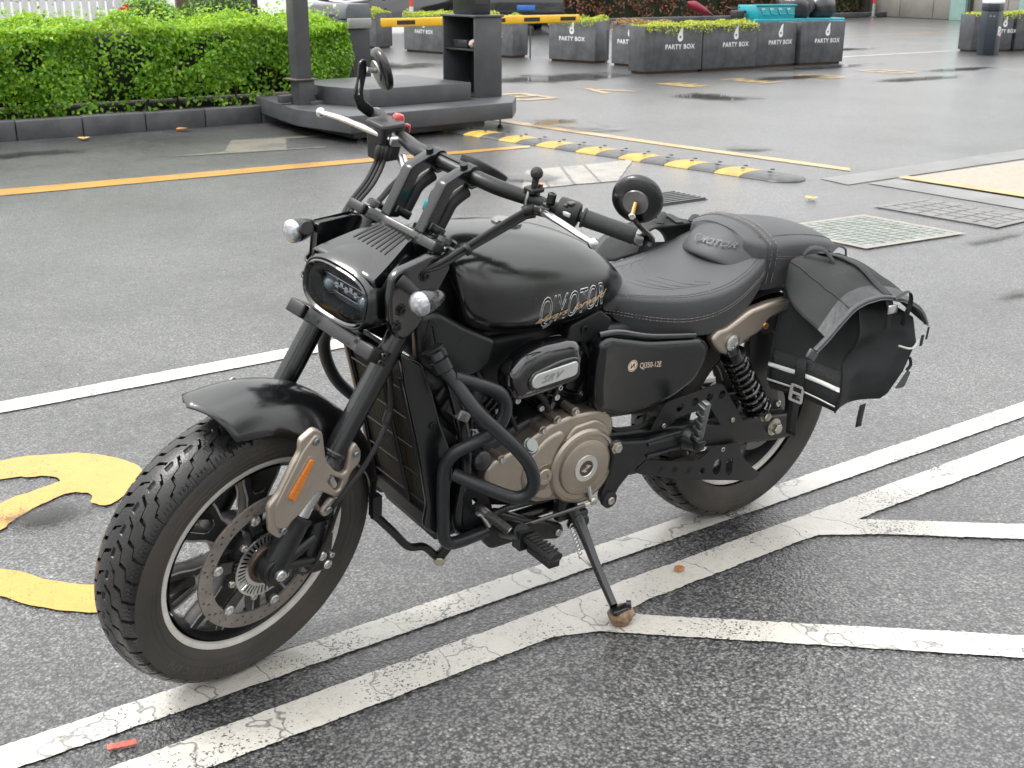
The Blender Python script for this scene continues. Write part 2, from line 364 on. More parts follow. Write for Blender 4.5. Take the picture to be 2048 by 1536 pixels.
# lane arrows (worn white)
sheet('lane_arrow', [[(1.9,7.56),(2.45,7.60),(2.78,8.24),(3.66,8.15),(3.62,8.05),(3.24,8.06),(2.95,7.44),(3.3,7.40),(3.28,7.34)]], .004, old_white, .008, .06, 'worn white lane arrow by the kerb')
sheet('lane_arrow', [[(3.40,4.60),(3.95,5.30),(4.62,5.25),(5.02,5.27),(4.2,4.50),(3.9,4.55)]], .004, old_white, .01, .06, 'worn white lane arrow behind the handlebar')
for k in range(3):
    sheet('lane_arrow', [[(3.62+.22*k,4.585-.02*k),(3.638+.22*k,4.58-.02*k),(4.058+.22*k,5.275-.012*k),(4.04+.22*k,5.28-.012*k)]], .006, asphalt, .006, .05, 'dark joint across the worn lane arrow behind the handlebar, bar %s' % ['nearest the ball mount','in the middle','nearest the speed bump'][k])
# yellow bicycle-bay symbol partly hidden by the front tyre
sheet('yellow_symbol', [SMO([(-1.35,1.50),(-.84,1.515),(-.72,1.49),(-.60,1.425),(-.52,1.30),(-.50,1.20),(-.55,1.10),(-.66,1.00),(-.70,1.04),(-.685,1.10),(-.73,1.145),(-.80,1.12),(-.90,1.06),(-.96,1.0),(-1.1,.93),(-1.3,.9),(-1.35,1.1),(-1.1,1.12),(-.95,1.17),(-.86,1.21),(-.755,1.235),(-.725,1.255),(-.745,1.30),(-.80,1.335),(-.88,1.365),(-1.35,1.37)])], .0048, yellow_paint, .008, .03, 'yellow painted symbol beside the front tyre')
sheet('yellow_symbol', [SMO([(-1.45,.98),(-1.2,.92),(-1.03,.79),(-.97,.71),(-.91,.61),(-.84,.54),(-.74,.50),(-.62,.52),(-.60,.41),(-.75,.37),(-.9,.42),(-1.0,.53),(-1.06,.64),(-1.16,.76),(-1.45,.84)])], .0044, yellow_paint, .008, .03, 'curved yellow stroke in front of the front tyre')
# yellow characters written across the entrance, seen at a grazing angle
def strokes(cx, cy, sx, sy, S, wd=.12):
    out = []
    for (u0,v0,u1,v1) in S:
        a = Vector((cx+u0*sx, cy+v0*sy)); b = Vector((cx+u1*sx, cy+v1*sy)); n_ = Vector((-(b-a).y,(b-a).x)).normalized()*wd/2
        out.append([tuple(a+n_),tuple(a-n_),tuple(b-n_),tuple(b+n_)])
    return out
CH = [[(-1,-1,-1,1),(-1,1,1,1),(1,1,1,-1),(-1,-1,1,-1),(-1,0,1,0)], [(0,1,-1,-1),(0,.4,1,-1)], [(-1,.7,1,.7),(0,1,0,-1),(-1,0,1,0),(-1,-.6,1,-.6),(-.7,1,-.7,-1)],
      [(-1,1,1,1),(-1,.3,1,.3),(-1,-.3,1,-.3),(0,1,0,-1),(-1,-1,1,-1)], [(-1,.6,1,.6),(0,1,0,-1),(-.8,-1,.8,-1),(-.8,-1,-.8,.2),(.8,-1,.8,.2)]]
for i,(cx,cy) in enumerate([(7.4,10.1),(8.8,10.2),(10.25,10.2),(11.5,10.15),(12.95,10.2),(14.6,10.2)]):
    P = []
    for s_ in strokes(cx,cy,.24,.36,CH[i%5]): P.append(s_)
    m = M()
    for k,p in enumerate(P): m.add([(x,y,.004+.0006*k) for x,y in p], [(0,1,2,3)])
    tag(m.build('road_lettering', pale_yellow, smooth=False), 'faded yellow road character, number %s from the platform in the row' % ['one','two','three','four','five','six'][i], None, None, 'structure')
sheet('parking_line', [[(20.5,17.6),(20.8,17.6),(22.2,20.6),(21.9,20.6)]], .004, white_paint, .01, .2, 'short slanted white bar beyond the planters')
sheet('parking_line', [rect(16.8,12.9,20.2,13.05)], .004, white_paint, .01, .2, 'white line running to the black bollard')
sheet('parking_line', [rect(17.5,18.2,30,18.35)], .004, pale_yellow, .01, .2, 'faded yellow line far across the yard')
# paved strip at the right with yellow edge and concrete channel
conc = surf('wet_concrete', (.16,.16,.155), .35, var=.25, vscale=3, bump=.8, bscale=90, dirt=.4, dirtcol=(.05,.055,.05))
pink = surf('pink_granite_paving', (.36,.27,.215), .45, var=.2, vscale=30, bump=.6, bscale=160, dirt=.25, dirtcol=(.18,.15,.12))
sheet('pavement', [[(6.1,3.36),(12,3.36),(12,-3),(6.1,-3)]], .010, pink, .004, .2, 'pinkish paved area at the right edge')
sheet('yellow_line', [[(5.98,3.40),(6.10,3.40),(6.12,2.3),(6.12,-3),(6.0,-3),(6.0,2.3)]], .012, yellow_paint, .006, .08, 'yellow edge line of the pinkish paving')
sheet('drain_channel', [[(5.45,3.42),(12,3.50),(12,3.85),(5.5,3.72)],[(5.62,3.38),(5.96,3.38),(5.98,-3),(5.62,-3)]], .004, conc, .004, .2, 'concrete drainage channel around the pinkish paving')
# manhole covers
def cover(name, quad, label, green=False, frame=True):
    e = empty(name, (sum(q[0] for q in quad)/4, sum(q[1] for q in quad)/4, 0)); tag(e, label, 'manhole cover', 'inspection covers in the asphalt')
    o = Vector((e.location.x,e.location.y)); Q = [Vector(q)-o for q in quad]
    pm = surf('cover_green',(.19,.21,.195),.4,var=.3,vscale=9,dirt=.6,dirtcol=(.07,.09,.03)) if green else surf('cover_grey',(.15,.15,.148),.45,var=.3,vscale=9,dirt=.3)
    if frame:
        fm = surf('cover_frame_pale',(.26,.24,.205),.5,var=.2,vscale=12) if green else pm
        me = curve_mesh([[tuple(q*1.13) for q in Q],[tuple(q*1.0) for q in Q]], 0); M().raw(me, lambda p: Vector((p.x,p.y,.0085))).build('frame', fm, e, smooth=False)
    nx, ny = (12,9) if green else (6,5); m = M()
    m.add([(q.x*.99,q.y*.99,.0045) for q in Q],[(0,1,2,3)])
    bil = lambda u,v: (Q[0]*(1-u)+Q[1]*u)*(1-v)+(Q[3]*(1-u)+Q[2]*u)*v
    for i in range(nx):
        for j in range(ny):
            c4 = [bil((i+a)/nx,(j+b)/ny) for a,b in ((.08,.08),(.92,.08),(.92,.92),(.08,.92))]
            m.add([(c.x,c.y,.0045) for c in c4]+[(c.x,c.y,.0075) for c in c4],[(4,5,6,7),(0,1,5,4),(1,2,6,5),(2,3,7,6),(3,0,4,7)])
    m.build('plate', pm, e, smooth=False)
cover('manhole_cover', [(3.84,2.62),(3.86,1.98),(4.58,1.92),(4.56,2.56)], 'greenish paved inspection cover with pale frame behind the pillion seat', True)
cover('manhole_cover', [(4.92,2.70),(4.95,1.92),(5.42,1.95),(5.40,2.68)], 'grey inspection cover at the right near the paving')
e = empty('drain_grate', (3.95,3.75,0)); tag(e, 'small slatted drain grate seen beside the left mirror', 'drain grate')
gm = surf('grate_metal',(.09,.10,.10),.4,.6); M().box((0,0,.002),(.5,.36,.004)).build('pit', surf('pit',(.02,.02,.02),.6), e, smooth=False)
for k in range(7): M().box((0,-.15+k*.05,.008),(.5,.024,.012)).build('slat', gm, e, smooth=False)
# ------------------------------------------------------------ rubber speed bump
byel = surf('bump_yellow',(.44,.285,.045),.45,var=.3,vscale=9,bump=.8,bscale=120,dirt=.75,dirtcol=(.22,.17,.09)); bblk = surf('bump_black',(.05,.052,.055),.35,var=.3,vscale=18,bump=.5,bscale=200,dirt=.4,dirtcol=(.14,.13,.12))
e = empty('speed_bump', (5.16,5.9,0), (0,0,R(0))); tag(e, 'black and yellow striped rubber speed bump across the lane', 'speed bump')
def bump_seg(y0,y1,mat,x_of):
    m = M(); rings = []; prof = [(-.17,0),(-.165,.008),(-.12,.022),(-.06,.030),(0,.032),(.06,.030),(.12,.022),(.165,.008),(.17,0)]
    for y in (y0+.004,y1-.004): rings.append([(x_of(y)+u, y, .002+h) for u,h in prof])
    m.loft(rings)
    for (u,v) in ((-.06,.3),(.05,.6)):
        c = (x_of(y0)+u, y0+(y1-y0)*v, .046); m.cyl(c,(c[0],c[1],.053),.018,.014,10, mi=1)
    return m.build('segment',[mat,surf('bolt_hole',(.015,.015,.015),.6)],e,angle=50)
xo = lambda y: -.10+(-y)*.105
for k in range(16): bump_seg(1.98-.25*(k+1)-.0, 1.98-.25*k, byel if k%2 == 0 else bblk, xo)
m = M(); y0 = 1.98-4.0; cx = xo(y0); rings = []
for t in range(6):
    a = t/5*math.pi/2; s_ = math.cos(a); yy = y0-.17*math.sin(a)
    rings.append([(cx+u*s_, yy, .002+h*max(s_,.05)) for u,h in [(-.17,0),(-.165,.008),(-.12,.022),(-.06,.030),(0,.032),(.06,.030),(.12,.022),(.165,.008),(.17,0)]])
m.loft(rings).build('end_cap', bblk, e, angle=50)
# ------------------------------------------------------------ kerb, planting bed, hedge
kerbm = surf('kerb_stone',(.075,.078,.085),.4,var=.3,vscale=5,bump=.8,bscale=80,dirt=.35,dirtcol=(.03,.03,.028))
ke = empty('kerb', (0,9.34,0)); tag(ke, 'dark kerb of stone blocks edging the hedge bed', None, None, 'structure')
for k in range(13):
    x = -3.6+k*.6; M().box((x+.3,.07+.008*x,.085+random.uniform(-.004,.004)),(.592,.13,.19)).build('kerb_stone', kerbm, ke, bevel=.012)
soil = surf('soil',(.05,.036,.026),.85,var=.4,vscale=14,bump=2,bscale=40)
tag(M().box((1.2,11.2,.04),(9.6,3.4,.18)).build('planting_bed', soil, smooth=False), 'dark soil bed with fallen leaves under the hedge', None, None, 'structure')
def leaf_material(name, c1, c2, c3, rough=.3, trans=.25):
    m, nt, b = new_mat(name); L = nt.links
    oi = nt.nodes.new('ShaderNodeNewGeometry').outputs['Random Per Island']
    L.new(ramp(nt, oi, [(0,c1),(.5,c2),(1,c3)]).outputs[0], b.inputs['Base Color']); b.inputs['Roughness'].default_value = rough
    b.inputs['Transmission Weight'].default_value = 0; b.inputs['Subsurface Weight'].default_value = 0
    tr = nt.nodes.new('ShaderNodeBsdfTranslucent'); mx = nt.nodes.new('ShaderNodeMixShader'); mx.inputs[0].default_value = trans
    L.new(ramp(nt, oi, [(0,tuple(x*1.6 for x in c1)),(1,tuple(min(1,x*1.5) for x in c3))]).outputs[0], tr.inputs[0])
    L.new(b.outputs[0], mx.inputs[1]); L.new(tr.outputs[0], mx.inputs[2]); L.new(mx.outputs[0], nt.nodes['Material Output'].inputs[0])
    MATS[name] = m; return m
def leaves(pos, nrm, size, mat, name, parent, seed=1, jitter=.7, aspect=.55, fold=.25, kind='stuff'):
    """many small folded leaves at given points facing roughly along given normals (numpy, one mesh)"""
    rs = np.random.RandomState(seed); n = len(pos); nr = nrm+rs.normal(0,jitter,(n,3)); nr /= np.linalg.norm(nr,axis=1)[:,None]+1e-9
    t = np.cross(nr, rs.normal(0,1,(n,3))); t /= np.linalg.norm(t,axis=1)[:,None]+1e-9; b = np.cross(nr,t)
    s = (size*rs.uniform(.6,1.3,n))[:,None]; w_ = s*aspect
    V = np.stack([pos-t*s*.5, pos+b*w_*.5+nr*w_*fold, pos+t*s*.5, pos-b*w_*.5+nr*w_*fold],1).reshape(-1,3)
    me = bpy.data.meshes.new(name); me.vertices.add(4*n); me.vertices.foreach_set('co', V.ravel())
    i = np.arange(n)*4; F = np.stack([i,i+1,i+2,i,i+2,i+3],1).reshape(-1)
    me.loops.add(6*n); me.loops.foreach_set('vertex_index', F.astype(np.int32)); me.polygons.add(2*n)
    me.polygons.foreach_set('loop_start', np.arange(0,6*n,3,dtype=np.int32)); me.polygons.foreach_set('loop_total', np.full(2*n,3,dtype=np.int32))
    me.materials.append(mat); me.update(); me.validate()
    o = bpy.data.objects.new(name, me); COL.objects.link(o); o.parent = parent
    if kind: o['kind'] = kind
    return o
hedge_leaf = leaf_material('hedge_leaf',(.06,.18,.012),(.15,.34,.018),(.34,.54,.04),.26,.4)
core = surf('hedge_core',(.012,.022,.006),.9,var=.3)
he = empty('hedge', (1.5,10.3,.12)); tag(he, 'clipped bright green hedge behind the kerb at the upper left', 'hedge')
def hedge_points(x0,x1,y0,y1,z0,z1,n,seed):
    rs = np.random.RandomState(seed); P = []; Nn = []
    while len(P) < n:
        f = rs.rand(); x = rs.uniform(x0,x1)
        if f < .52: p = [x,y0,z0+(z1-z0)*rs.rand()**.85]; q = [0,-1,.35]
        elif f < .93: p = [x,rs.uniform(y0,y1),z1]; q = [0,-.2,1]
        else: p = [x1,rs.uniform(y0,y1),rs.uniform(z0,z1)]; q = [1,-.2,.3]
        b = noise.noise((p[0]*1.3,p[1]*1.3,p[2]*1.6+seed))*.20+noise.noise((p[0]*4,p[1]*4,p[2]*4))*.08
        if f < .52 and noise.noise((p[0]*1.9,7,p[2]*2.6)) < -.20+(.42 if p[2] < z0+.16 else 0): 
            if rs.rand() < .8: continue
        d = -abs(rs.normal(0,.05))+b
        p = [p[0]+q[0]*d, p[1]+q[1]*d, p[2]+q[2]*d*.8]
        if f >= .52 and rs.rand() < .10: p[2] += rs.rand()**2*.16
        P.append(p); Nn.append(q)
    return np.array(P), np.array(Nn)
P,Nn = hedge_points(-4.4,3.32,-.62,.85,.02,.84,62000,3)
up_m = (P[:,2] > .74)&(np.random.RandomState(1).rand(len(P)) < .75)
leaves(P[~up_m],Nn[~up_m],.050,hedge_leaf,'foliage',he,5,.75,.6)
leaves(P[up_m],Nn[up_m],.048,leaf_material('bright_top_leaf',(.15,.30,.015),(.27,.45,.025),(.42,.58,.05),.3,.4),'bright_top_foliage',he,6,.8,.6)  # brighter hedge top is put into the leaf colour, yellower and lighter
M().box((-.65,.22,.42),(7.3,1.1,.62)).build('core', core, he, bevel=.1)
for k in range(14):
    x = -2.6+k*.46+random.uniform(-.1,.1); M().tube([(x,-.35+random.uniform(-.1,.1),0),(x+random.uniform(-.1,.1),-.4,.25),(x+random.uniform(-.15,.15),-.45,.5)],[.014,.011,.007],6,3).build('stem', surf('stem',(.10,.07,.045),.8), he)
# ------------------------------------------------------------ guard-booth platform, post and open cabinet
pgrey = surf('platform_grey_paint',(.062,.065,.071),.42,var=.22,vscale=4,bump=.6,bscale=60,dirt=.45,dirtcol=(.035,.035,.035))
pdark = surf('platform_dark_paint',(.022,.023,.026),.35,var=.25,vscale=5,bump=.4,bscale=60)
pe = empty('booth_platform', (4.5,8.3,0)); tag(pe, 'dark grey two-step platform standing on short feet by the hedge', 'platform')
L0 = [(3.55,7.38),(5.44,7.56),(5.80,8.0),(5.95,9.55),(3.62,9.55),(3.42,8.2)]; U0 = [(4.04,7.90),(5.24,7.99),(5.20,9.2),(3.86,9.15),(3.85,8.4)]
rel = lambda Lq: [(x-4.5,y-8.3) for x,y in Lq]
up = lambda u,v,z: (u,v,z)
M().prism(rel(L0),.095,.25,up).build('lower_step', pgrey, pe, bevel=.006)
M().prism(rel(U0),.25,.42,up).build('upper_step', pgrey, pe, bevel=.006)
M().box((-.72,.35,.30),(.62,.08,.07)).build('side_rail', pgrey, pe, bevel=.005)
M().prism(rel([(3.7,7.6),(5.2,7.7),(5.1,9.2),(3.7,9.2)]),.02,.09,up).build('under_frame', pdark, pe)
for (x,y) in ((5.36,7.66),(3.7,7.5),(5.7,9.4)):
    M().cyl((x-4.5,y-8.3,.03),(x-4.5,y-8.3,.1),.008).lathe([(.03,.0),(.03,.012),(.012,.03)],(x-4.5,y-8.3,.0),(0,0,1),12,True).build('foot', pdark, pe)
po = empty('canopy_post', (3.66,8.55,0)); tag(po, 'grey square post with bolted foot at the platform left corner', 'post')
M().box((0,0,1.35),(.155,.155,2.2)).build('shaft', pgrey, po, bevel=.006)
M().box((.02,0,.30),(.165,.16,.36)).box((.16,-.02,.2),(.22,.14,.16)).build('foot', pgrey, po, bevel=.006)
M().box((0,0,.487),(.24,.24,.014)).build('collar_plate', surf('rusty_plate',(.09,.085,.07),.5,dirt=.5,dirtcol=(.15,.09,.04)), po, bevel=.003)
ce = empty('shelf_cabinet', (5.54,8.42,.25), (0,0,R(-90))); tag(ce, 'tall dark grey open cabinet with one shelf standing on the platform', 'cabinet')
W,D,H = .58,.33,.78
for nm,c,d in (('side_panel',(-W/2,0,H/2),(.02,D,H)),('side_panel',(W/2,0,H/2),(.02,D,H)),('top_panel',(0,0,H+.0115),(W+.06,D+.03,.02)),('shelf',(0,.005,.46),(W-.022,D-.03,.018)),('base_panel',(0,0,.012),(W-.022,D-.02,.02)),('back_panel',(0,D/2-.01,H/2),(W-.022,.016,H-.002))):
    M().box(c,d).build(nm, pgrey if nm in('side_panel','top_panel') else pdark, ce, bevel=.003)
M().box((-.12,.0,.51),(.26,.14,.08)).build('panel', surf('box_black',(.03,.03,.035),.4), ce, bevel=.01)
mv = empty('standing_panel', (5.56,8.45,1.053), (0,0,R(-90))); tag(mv, 'black upright panel standing on top of the cabinet', 'panel')
M().box((0,0,.5),(.37,.22,1.0)).build('body', pdark, mv, bevel=.01)
M().box((.186,0,.4),(.006,.16,.6)).build('side_plate', surf('panel_grey',(.05,.05,.055),.3), mv, bevel=.002)
m = M(); rs = random.Random(4); m.sphere((0,0,.045),.06,14,10,(1.1,.7,.85)); m.v = [(x+noise.noise((x*30,y*30,z*30))*.02, y+noise.noise((x*33,y*30,z*30+5))*.02, max(0,z+noise.noise((x*25,y*25,z*30+9))*.018)) for x,y,z in m.v]
o = m.build('cleaning_rag', surf('rag',(.45,.36,.31),.9,bump=1,bscale=60)); o.location = (5.46,8.25,.722); tag(o, 'crumpled beige rag lying on the cabinet shelf', 'rag')
# ------------------------------------------------------------ barrier gate
be = empty('barrier_gate', (6.86,13.4,0)); tag(be, 'boom barrier with yellow arm and dark grey housing', 'barrier')
M().box((0,0,.42),(.36,.30,.84)).build('housing', surf('housing_dark',(.035,.037,.043),.3,var=.1), be, bevel=.012)
M().prism([(-.2,.845),(.2,.845),(.2,.98),(.16,1.05),(-.16,1.05),(-.2,.98)],-.17,.17).build('lid', surf('housing_lid',(.11,.12,.13),.3), be, bevel=.01)
yarm = surf('arm_yellow',(.80,.46,.02),.3,var=.08); ablk = surf('arm_black',(.012,.012,.012),.35); agry = surf('arm_grey',(.26,.27,.26),.35,.4)
M().box((-.02,-.22,.79),(.36,.07,.14)).build('arm_clamp', agry, be, bevel=.012)
arm = M().box((2.10,-.22,.79),(3.56,.045,.12)).build('boom_arm', yarm, be, bevel=.012)
for x in (.72,1.62,2.95,3.65,2.3): M().box((x,-.2435,.79),(.30,.004,.058)).build('black_stripe', ablk, arm)
# ------------------------------------------------------------ planters
plm = surf('planter_slate',(.070,.074,.082),.45,var=.4,vscale=5,bump=1,bscale=50,dirt=.8,dirtcol=(.020,.020,.022))
plm2 = surf('planter_streaky',(.11,.114,.122),.45,var=.35,vscale=4,bump=.7,bscale=50,dirt=.7,dirtcol=(.03,.03,.032))
logo_w = surf('stencil_white',(.74,.77,.78),.5,var=.1,vscale=40)
gplant = leaf_material('sedum_leaf',(.22,.30,.02),(.42,.50,.05),(.60,.62,.10),.5,.35); oplant = leaf_material('dry_sedum_leaf',(.22,.11,.035),(.36,.20,.07),(.45,.32,.12),.6,.2)
TM = {}
def stencil(txt, size, **k):
    key = (txt,size); 
    if key not in TM: TM[key] = text_mesh(txt, size, spacing=1.12, align='CENTER', bold=size*.022)
    return TM[key]
def planter(x0,y0,x1,y1,depth,label,plants=1,mat=plm,logo=True,h=.70,leafm=None,logo_u=.5):
    a = Vector((x0,y0)); b = Vector((x1,y1)); u = (b-a); ln = u.length; ang = math.atan2(u.y,u.x)
    e = empty('planter_box', (x0,y0,0), (0,0,ang)); tag(e, label, 'planter', 'stencilled planter boxes around the yard')
    w_ = .018; L_ = ln-.012
    M().prism([(.012,.035),(L_,.035),(L_+.004,h),(.006,h)],0,w_).build('front_panel', mat, e, bevel=.003)
    M().prism([(.012,.035),(L_,.035),(L_+.004,h),(.006,h)],depth-w_,depth).build('back_panel', mat, e, bevel=.003)
    for xx in (.008,L_-.014): M().box((xx+.006,depth/2,.035+(h-.035)/2),(w_,depth-2*w_-.002,h-.036)).build('side_panel', mat, e, bevel=.003)
    M().box((ln/2,depth/2,h-.06),(ln-.06,depth-.05,.02)).build('soil', soil, e)
    M().box((ln/2,depth/2,.02),(ln-.08,depth-.08,.035)).build('base_rail', surf('rusted_base',(.10,.055,.03),.7), e)
    if logo:
        t = stencil('PARTY BOX', .098); cx = ln*logo_u
        M().raw(t, lambda p: Vector((cx+p.x,-.003,.36+p.y))).build('stencil', logo_w, e, smooth=False)
        drop = smooth2([(.0,.17),(-.028,.12),(-.05,.07),(-.048,.02),(-.02,-.008),(.02,-.008),(.048,.02),(.05,.07),(.043,.10),(.045,.15),(.048,.20),(.02,.19)],5)
        me = curve_mesh([drop, circle(.02,14,(0,.055))],0); me2 = M().raw(me, lambda p: Vector((cx+p.x,-.003,.48+p.y)))
        me2.build('stencil_drop', logo_w, e, smooth=False)
    if plants:
        rs = np.random.RandomState(int(x0*100)%1000); n = int(1500*plants*max(ln,.6)); Pp = np.stack([rs.uniform(.0,ln,n), rs.uniform(-.02,depth,n), np.zeros(n)],1)
        bumpy = np.array([noise.noise((p[0]*3+x0,p[1]*3+y0,1)) for p in Pp]); Pp[:,2] = h-.03+.12*plants*np.clip(bumpy+.5,0,1.4)*rs.rand(n)**.5
        f = rs.rand(n) < .1; Pp[f,1] = -.02-.03*rs.rand(f.sum()); Pp[f,2] = h-.14*rs.rand(f.sum())*np.clip(bumpy[f]+.6,0,1.3)
        Nn_ = np.tile([0,-.2,1.],(n,1)); leaves(Pp,Nn_,.045,leafm or gplant,'plants',e,3,1.0,.45)
    return e
PL = [(11.03,11.93,12.15,11.84,'front-left planter of the corner row, trailing green plants on top',.9,plm,None),
      (12.17,11.86,13.38,11.86,'planter second in the corner row, green plants hanging over its front',.9,plm,None),
      (13.40,11.92,14.42,11.95,'bare planter third in the corner row, in front of the blue cart',0,plm,None),
      (14.46,11.90,15.48,11.82,'bare planter at the right end of the corner row',0,plm,None)]
for a in PL: planter(a[0],a[1],a[2],a[3],.42,a[4],a[5],a[6],True,.70,a[7],.6)
planter(11.70,15.22,11.93,14.20,.40,'streaky planter with pale green plants behind the tip of the yellow boom',1,plm2)
planter(11.90,13.75,12.02,12.75,.40,'planter with dry brownish plants beside the corner row',.8,plm2,True,.70,oplant,.42)
planter(11.40,17.25,11.60,16.15,.40,'planter with yellowish plants partly hidden by the open cabinet',1,plm2,True,.7)
planter(11.02,19.05,11.15,17.75,.42,'planter with bushy plants left of the open cabinet, behind the boom',1.3,plm2,True,.7)
planter(10.8,21.3,11.0,20.1,.42,'farthest planter between the barrier housing and the traffic post',1.3,plm2,True,.7)
planter(20.22,12.55,21.15,12.28,.42,'planter standing right behind the black bollard',.7,plm,True,.72,None,.78)
planter(21.20,12.25,22.3,11.95,.42,'planter cut by the right edge of the picture',.9,plm,False,.72)
# ------------------------------------------------------------ bollard
bo = empty('bollard', (19.72,11.85,0), (0,0,R(8))); tag(bo, 'black hexagonal bollard with white P sticker at the right', 'bollard')
navy = surf('bollard_navy',(.018,.026,.036),.35,var=.1); hexa = circle(.2,6,a0=R(0))
M().prism(hexa,0,.80,up).build('body', navy, bo, bevel=.008)
M().prism(circle(.2,6),.806,.94,up).build('head', navy, bo, bevel=.008)
M().prism(circle(.205,6),.94,1.0,up).build('cap', surf('bollard_cap',(.75,.76,.78),.4), bo, bevel=.01)
fx = lambda p: Matrix.Rotation(R(-60+90),3,'Z') @ Vector((p.x,-.1755,p.y))
def face_xf(ang, d, z0, u0): 
    Rm = Matrix.Rotation(ang,3,'Z'); return lambda p: Rm @ Vector((u0+p.x,-d,z0+p.y))
t = text_mesh('P',.22,bold=.008); M().raw(t, face_xf(R(0),.1745,.37,-.05)).build('letter_sticker', logo_w, bo, smooth=False)
M().raw(curve_mesh([circle(.042,16)],0), face_xf(R(0),.1765,.385,.045)).build('round_sticker', surf('sticker_pink',(.75,.55,.6),.5), bo, smooth=False)
M().raw(text_mesh('A. w',.06,shear=.4), face_xf(R(-60),.1745,.70,-.07)).build('maker_mark', surf('mark_grey',(.4,.4,.42),.4), bo, smooth=False)
# ============================================================ MOTORCYCLE
# own frame: x to the rear, y to its right-hand side, z up, wheels on z = 0; the root leans it onto the side stand
LEAN, STEER = .1059, .2632
RAKE = R(31); SA = Vector((math.sin(RAKE),0,math.cos(RAKE))); SP = Vector((-.84,0,0)); RS = Matrix.Rotation(STEER,3,SA)
st = lambda p: RS @ (Vector(p)-SP)+SP
bike = empty('motorcycle', (0,0,0), (LEAN,0,0)); tag(bike, 'matte black cruiser motorcycle with bronze engine covers leaning on its side stand', 'motorcycle')
mblk = surf('matte_black_paint',(.0058,.0063,.0073),.19,spec=1.0,var=.1,vscale=3,rvar=.03,wet=.5)
fblk = surf('frame_black',(.0075,.008,.009),.36,var=.15,vscale=9,bump=.25,bscale=300)
gblk = surf('gloss_black',(.006,.006,.007),.08,var=.05,coat=1)
sblk = surf('satin_black',(.0065,.007,.008),.22,spec=.7,var=.1,vscale=8,wet=.4)
cblk = surf('crash_bar_black',(.013,.015,.018),.36,var=.2,vscale=14,bump=.3,bscale=240,dirt=.2,dirtcol=(.05,.055,.06))
plas = surf('black_plastic',(.010,.0105,.012),.45,var=.15,vscale=12,bump=.3,bscale=400)
rub = surf('rubber',(.012,.012,.013),.6,var=.15,vscale=20,bump=.4,bscale=300)
bronze = surf('bronze_cover',(.40,.345,.29),.38,.85,var=.08,vscale=9,bump=.25,bscale=500,dirt=.15,dirtcol=(.12,.09,.06))
bronze2 = surf('bronze_guard',(.46,.40,.34),.48,.7,var=.06,vscale=9,bump=.3,bscale=700,dirt=.1)
chrome = surf('polished_metal',(.60,.60,.60),.2,1,var=.05)
silver = surf('silver_metal',(.62,.62,.61),.32,1,var=.08,vscale=20,dirt=.12)
bolt = surf('bolt_metal',(.52,.49,.43),.38,1,var=.15,vscale=60,dirt=.3,dirtcol=(.2,.17,.13))
brass = surf('brass',(.62,.33,.14),.35,1)
discm = surf('disc_steel',(.30,.27,.245),.36,.5,var=.15,vscale=30,dirt=.3,dirtcol=(.16,.12,.09))
seatm = surf('seat_leather',(.060,.062,.066),.55,var=.15,vscale=5,bump=.25,bscale=420,rvar=.06)
seat2 = surf('seat_side_leather',(.045,.047,.05),.45,var=.15,vscale=5,bump=.25,bscale=420)
stitch = surf('stitch_thread',(.24,.21,.175),.7)
stitchd = surf('stitch_grey',(.07,.07,.075),.7)
side_rub = surf('dusty_sidewall',(.050,.046,.042),.72,var=.22,vscale=7,bump=.5,bscale=160,dirt=.45,dirtcol=(.11,.085,.065))
tread = surf('wet_tread',(.011,.0115,.012),.3,var=.25,vscale=18,bump=.5,bscale=220,dirt=.22,dirtcol=(.07,.06,.05),rvar=.16)
gold = surf('gold_print',(.72,.52,.32),.4,.2); whitep = surf('grey_print',(.26,.27,.28),.45); cream = surf('cream_print',(.75,.62,.48),.5)
def part(m, name, mat, par=None, steer=False, **k): return m.build(name, mat, par or bike, xf=st if steer else None, **k)
def yplate(loops, y, t, bev=0, mi=0, m=None, res=1):
    """plate drawn in side view (x,z), centred at lateral offset y"""
    return (m or M()).raw(curve_mesh(loops, t, bev, res), lambda p: Vector((p.x, y+p.z, p.y)), mi)
def hexbolt(p, ax, r, h, par, mat=bolt, steer=False, socket=True, name='bolt'):
    m = M(); ax = Vector(ax).normalized(); p = Vector(p)
    prof = [(r,0),(r,h*.75),(r*.86,h),(r*.5,h),(r*.46,h*.55)] if socket else [(r*1.25,0),(r*1.25,h*.25),(r*.9,h*.3),(r*.9,h*.9),(r*.75,h)]
    m.lathe(prof, p, ax, 6 if not socket else 14); n = len(m.v); k = 6 if not socket else 14
    m.f.append(tuple(range(n-k,n))); m.mi.append(0)
    return part(m, name, mat, par, steer, angle=30)
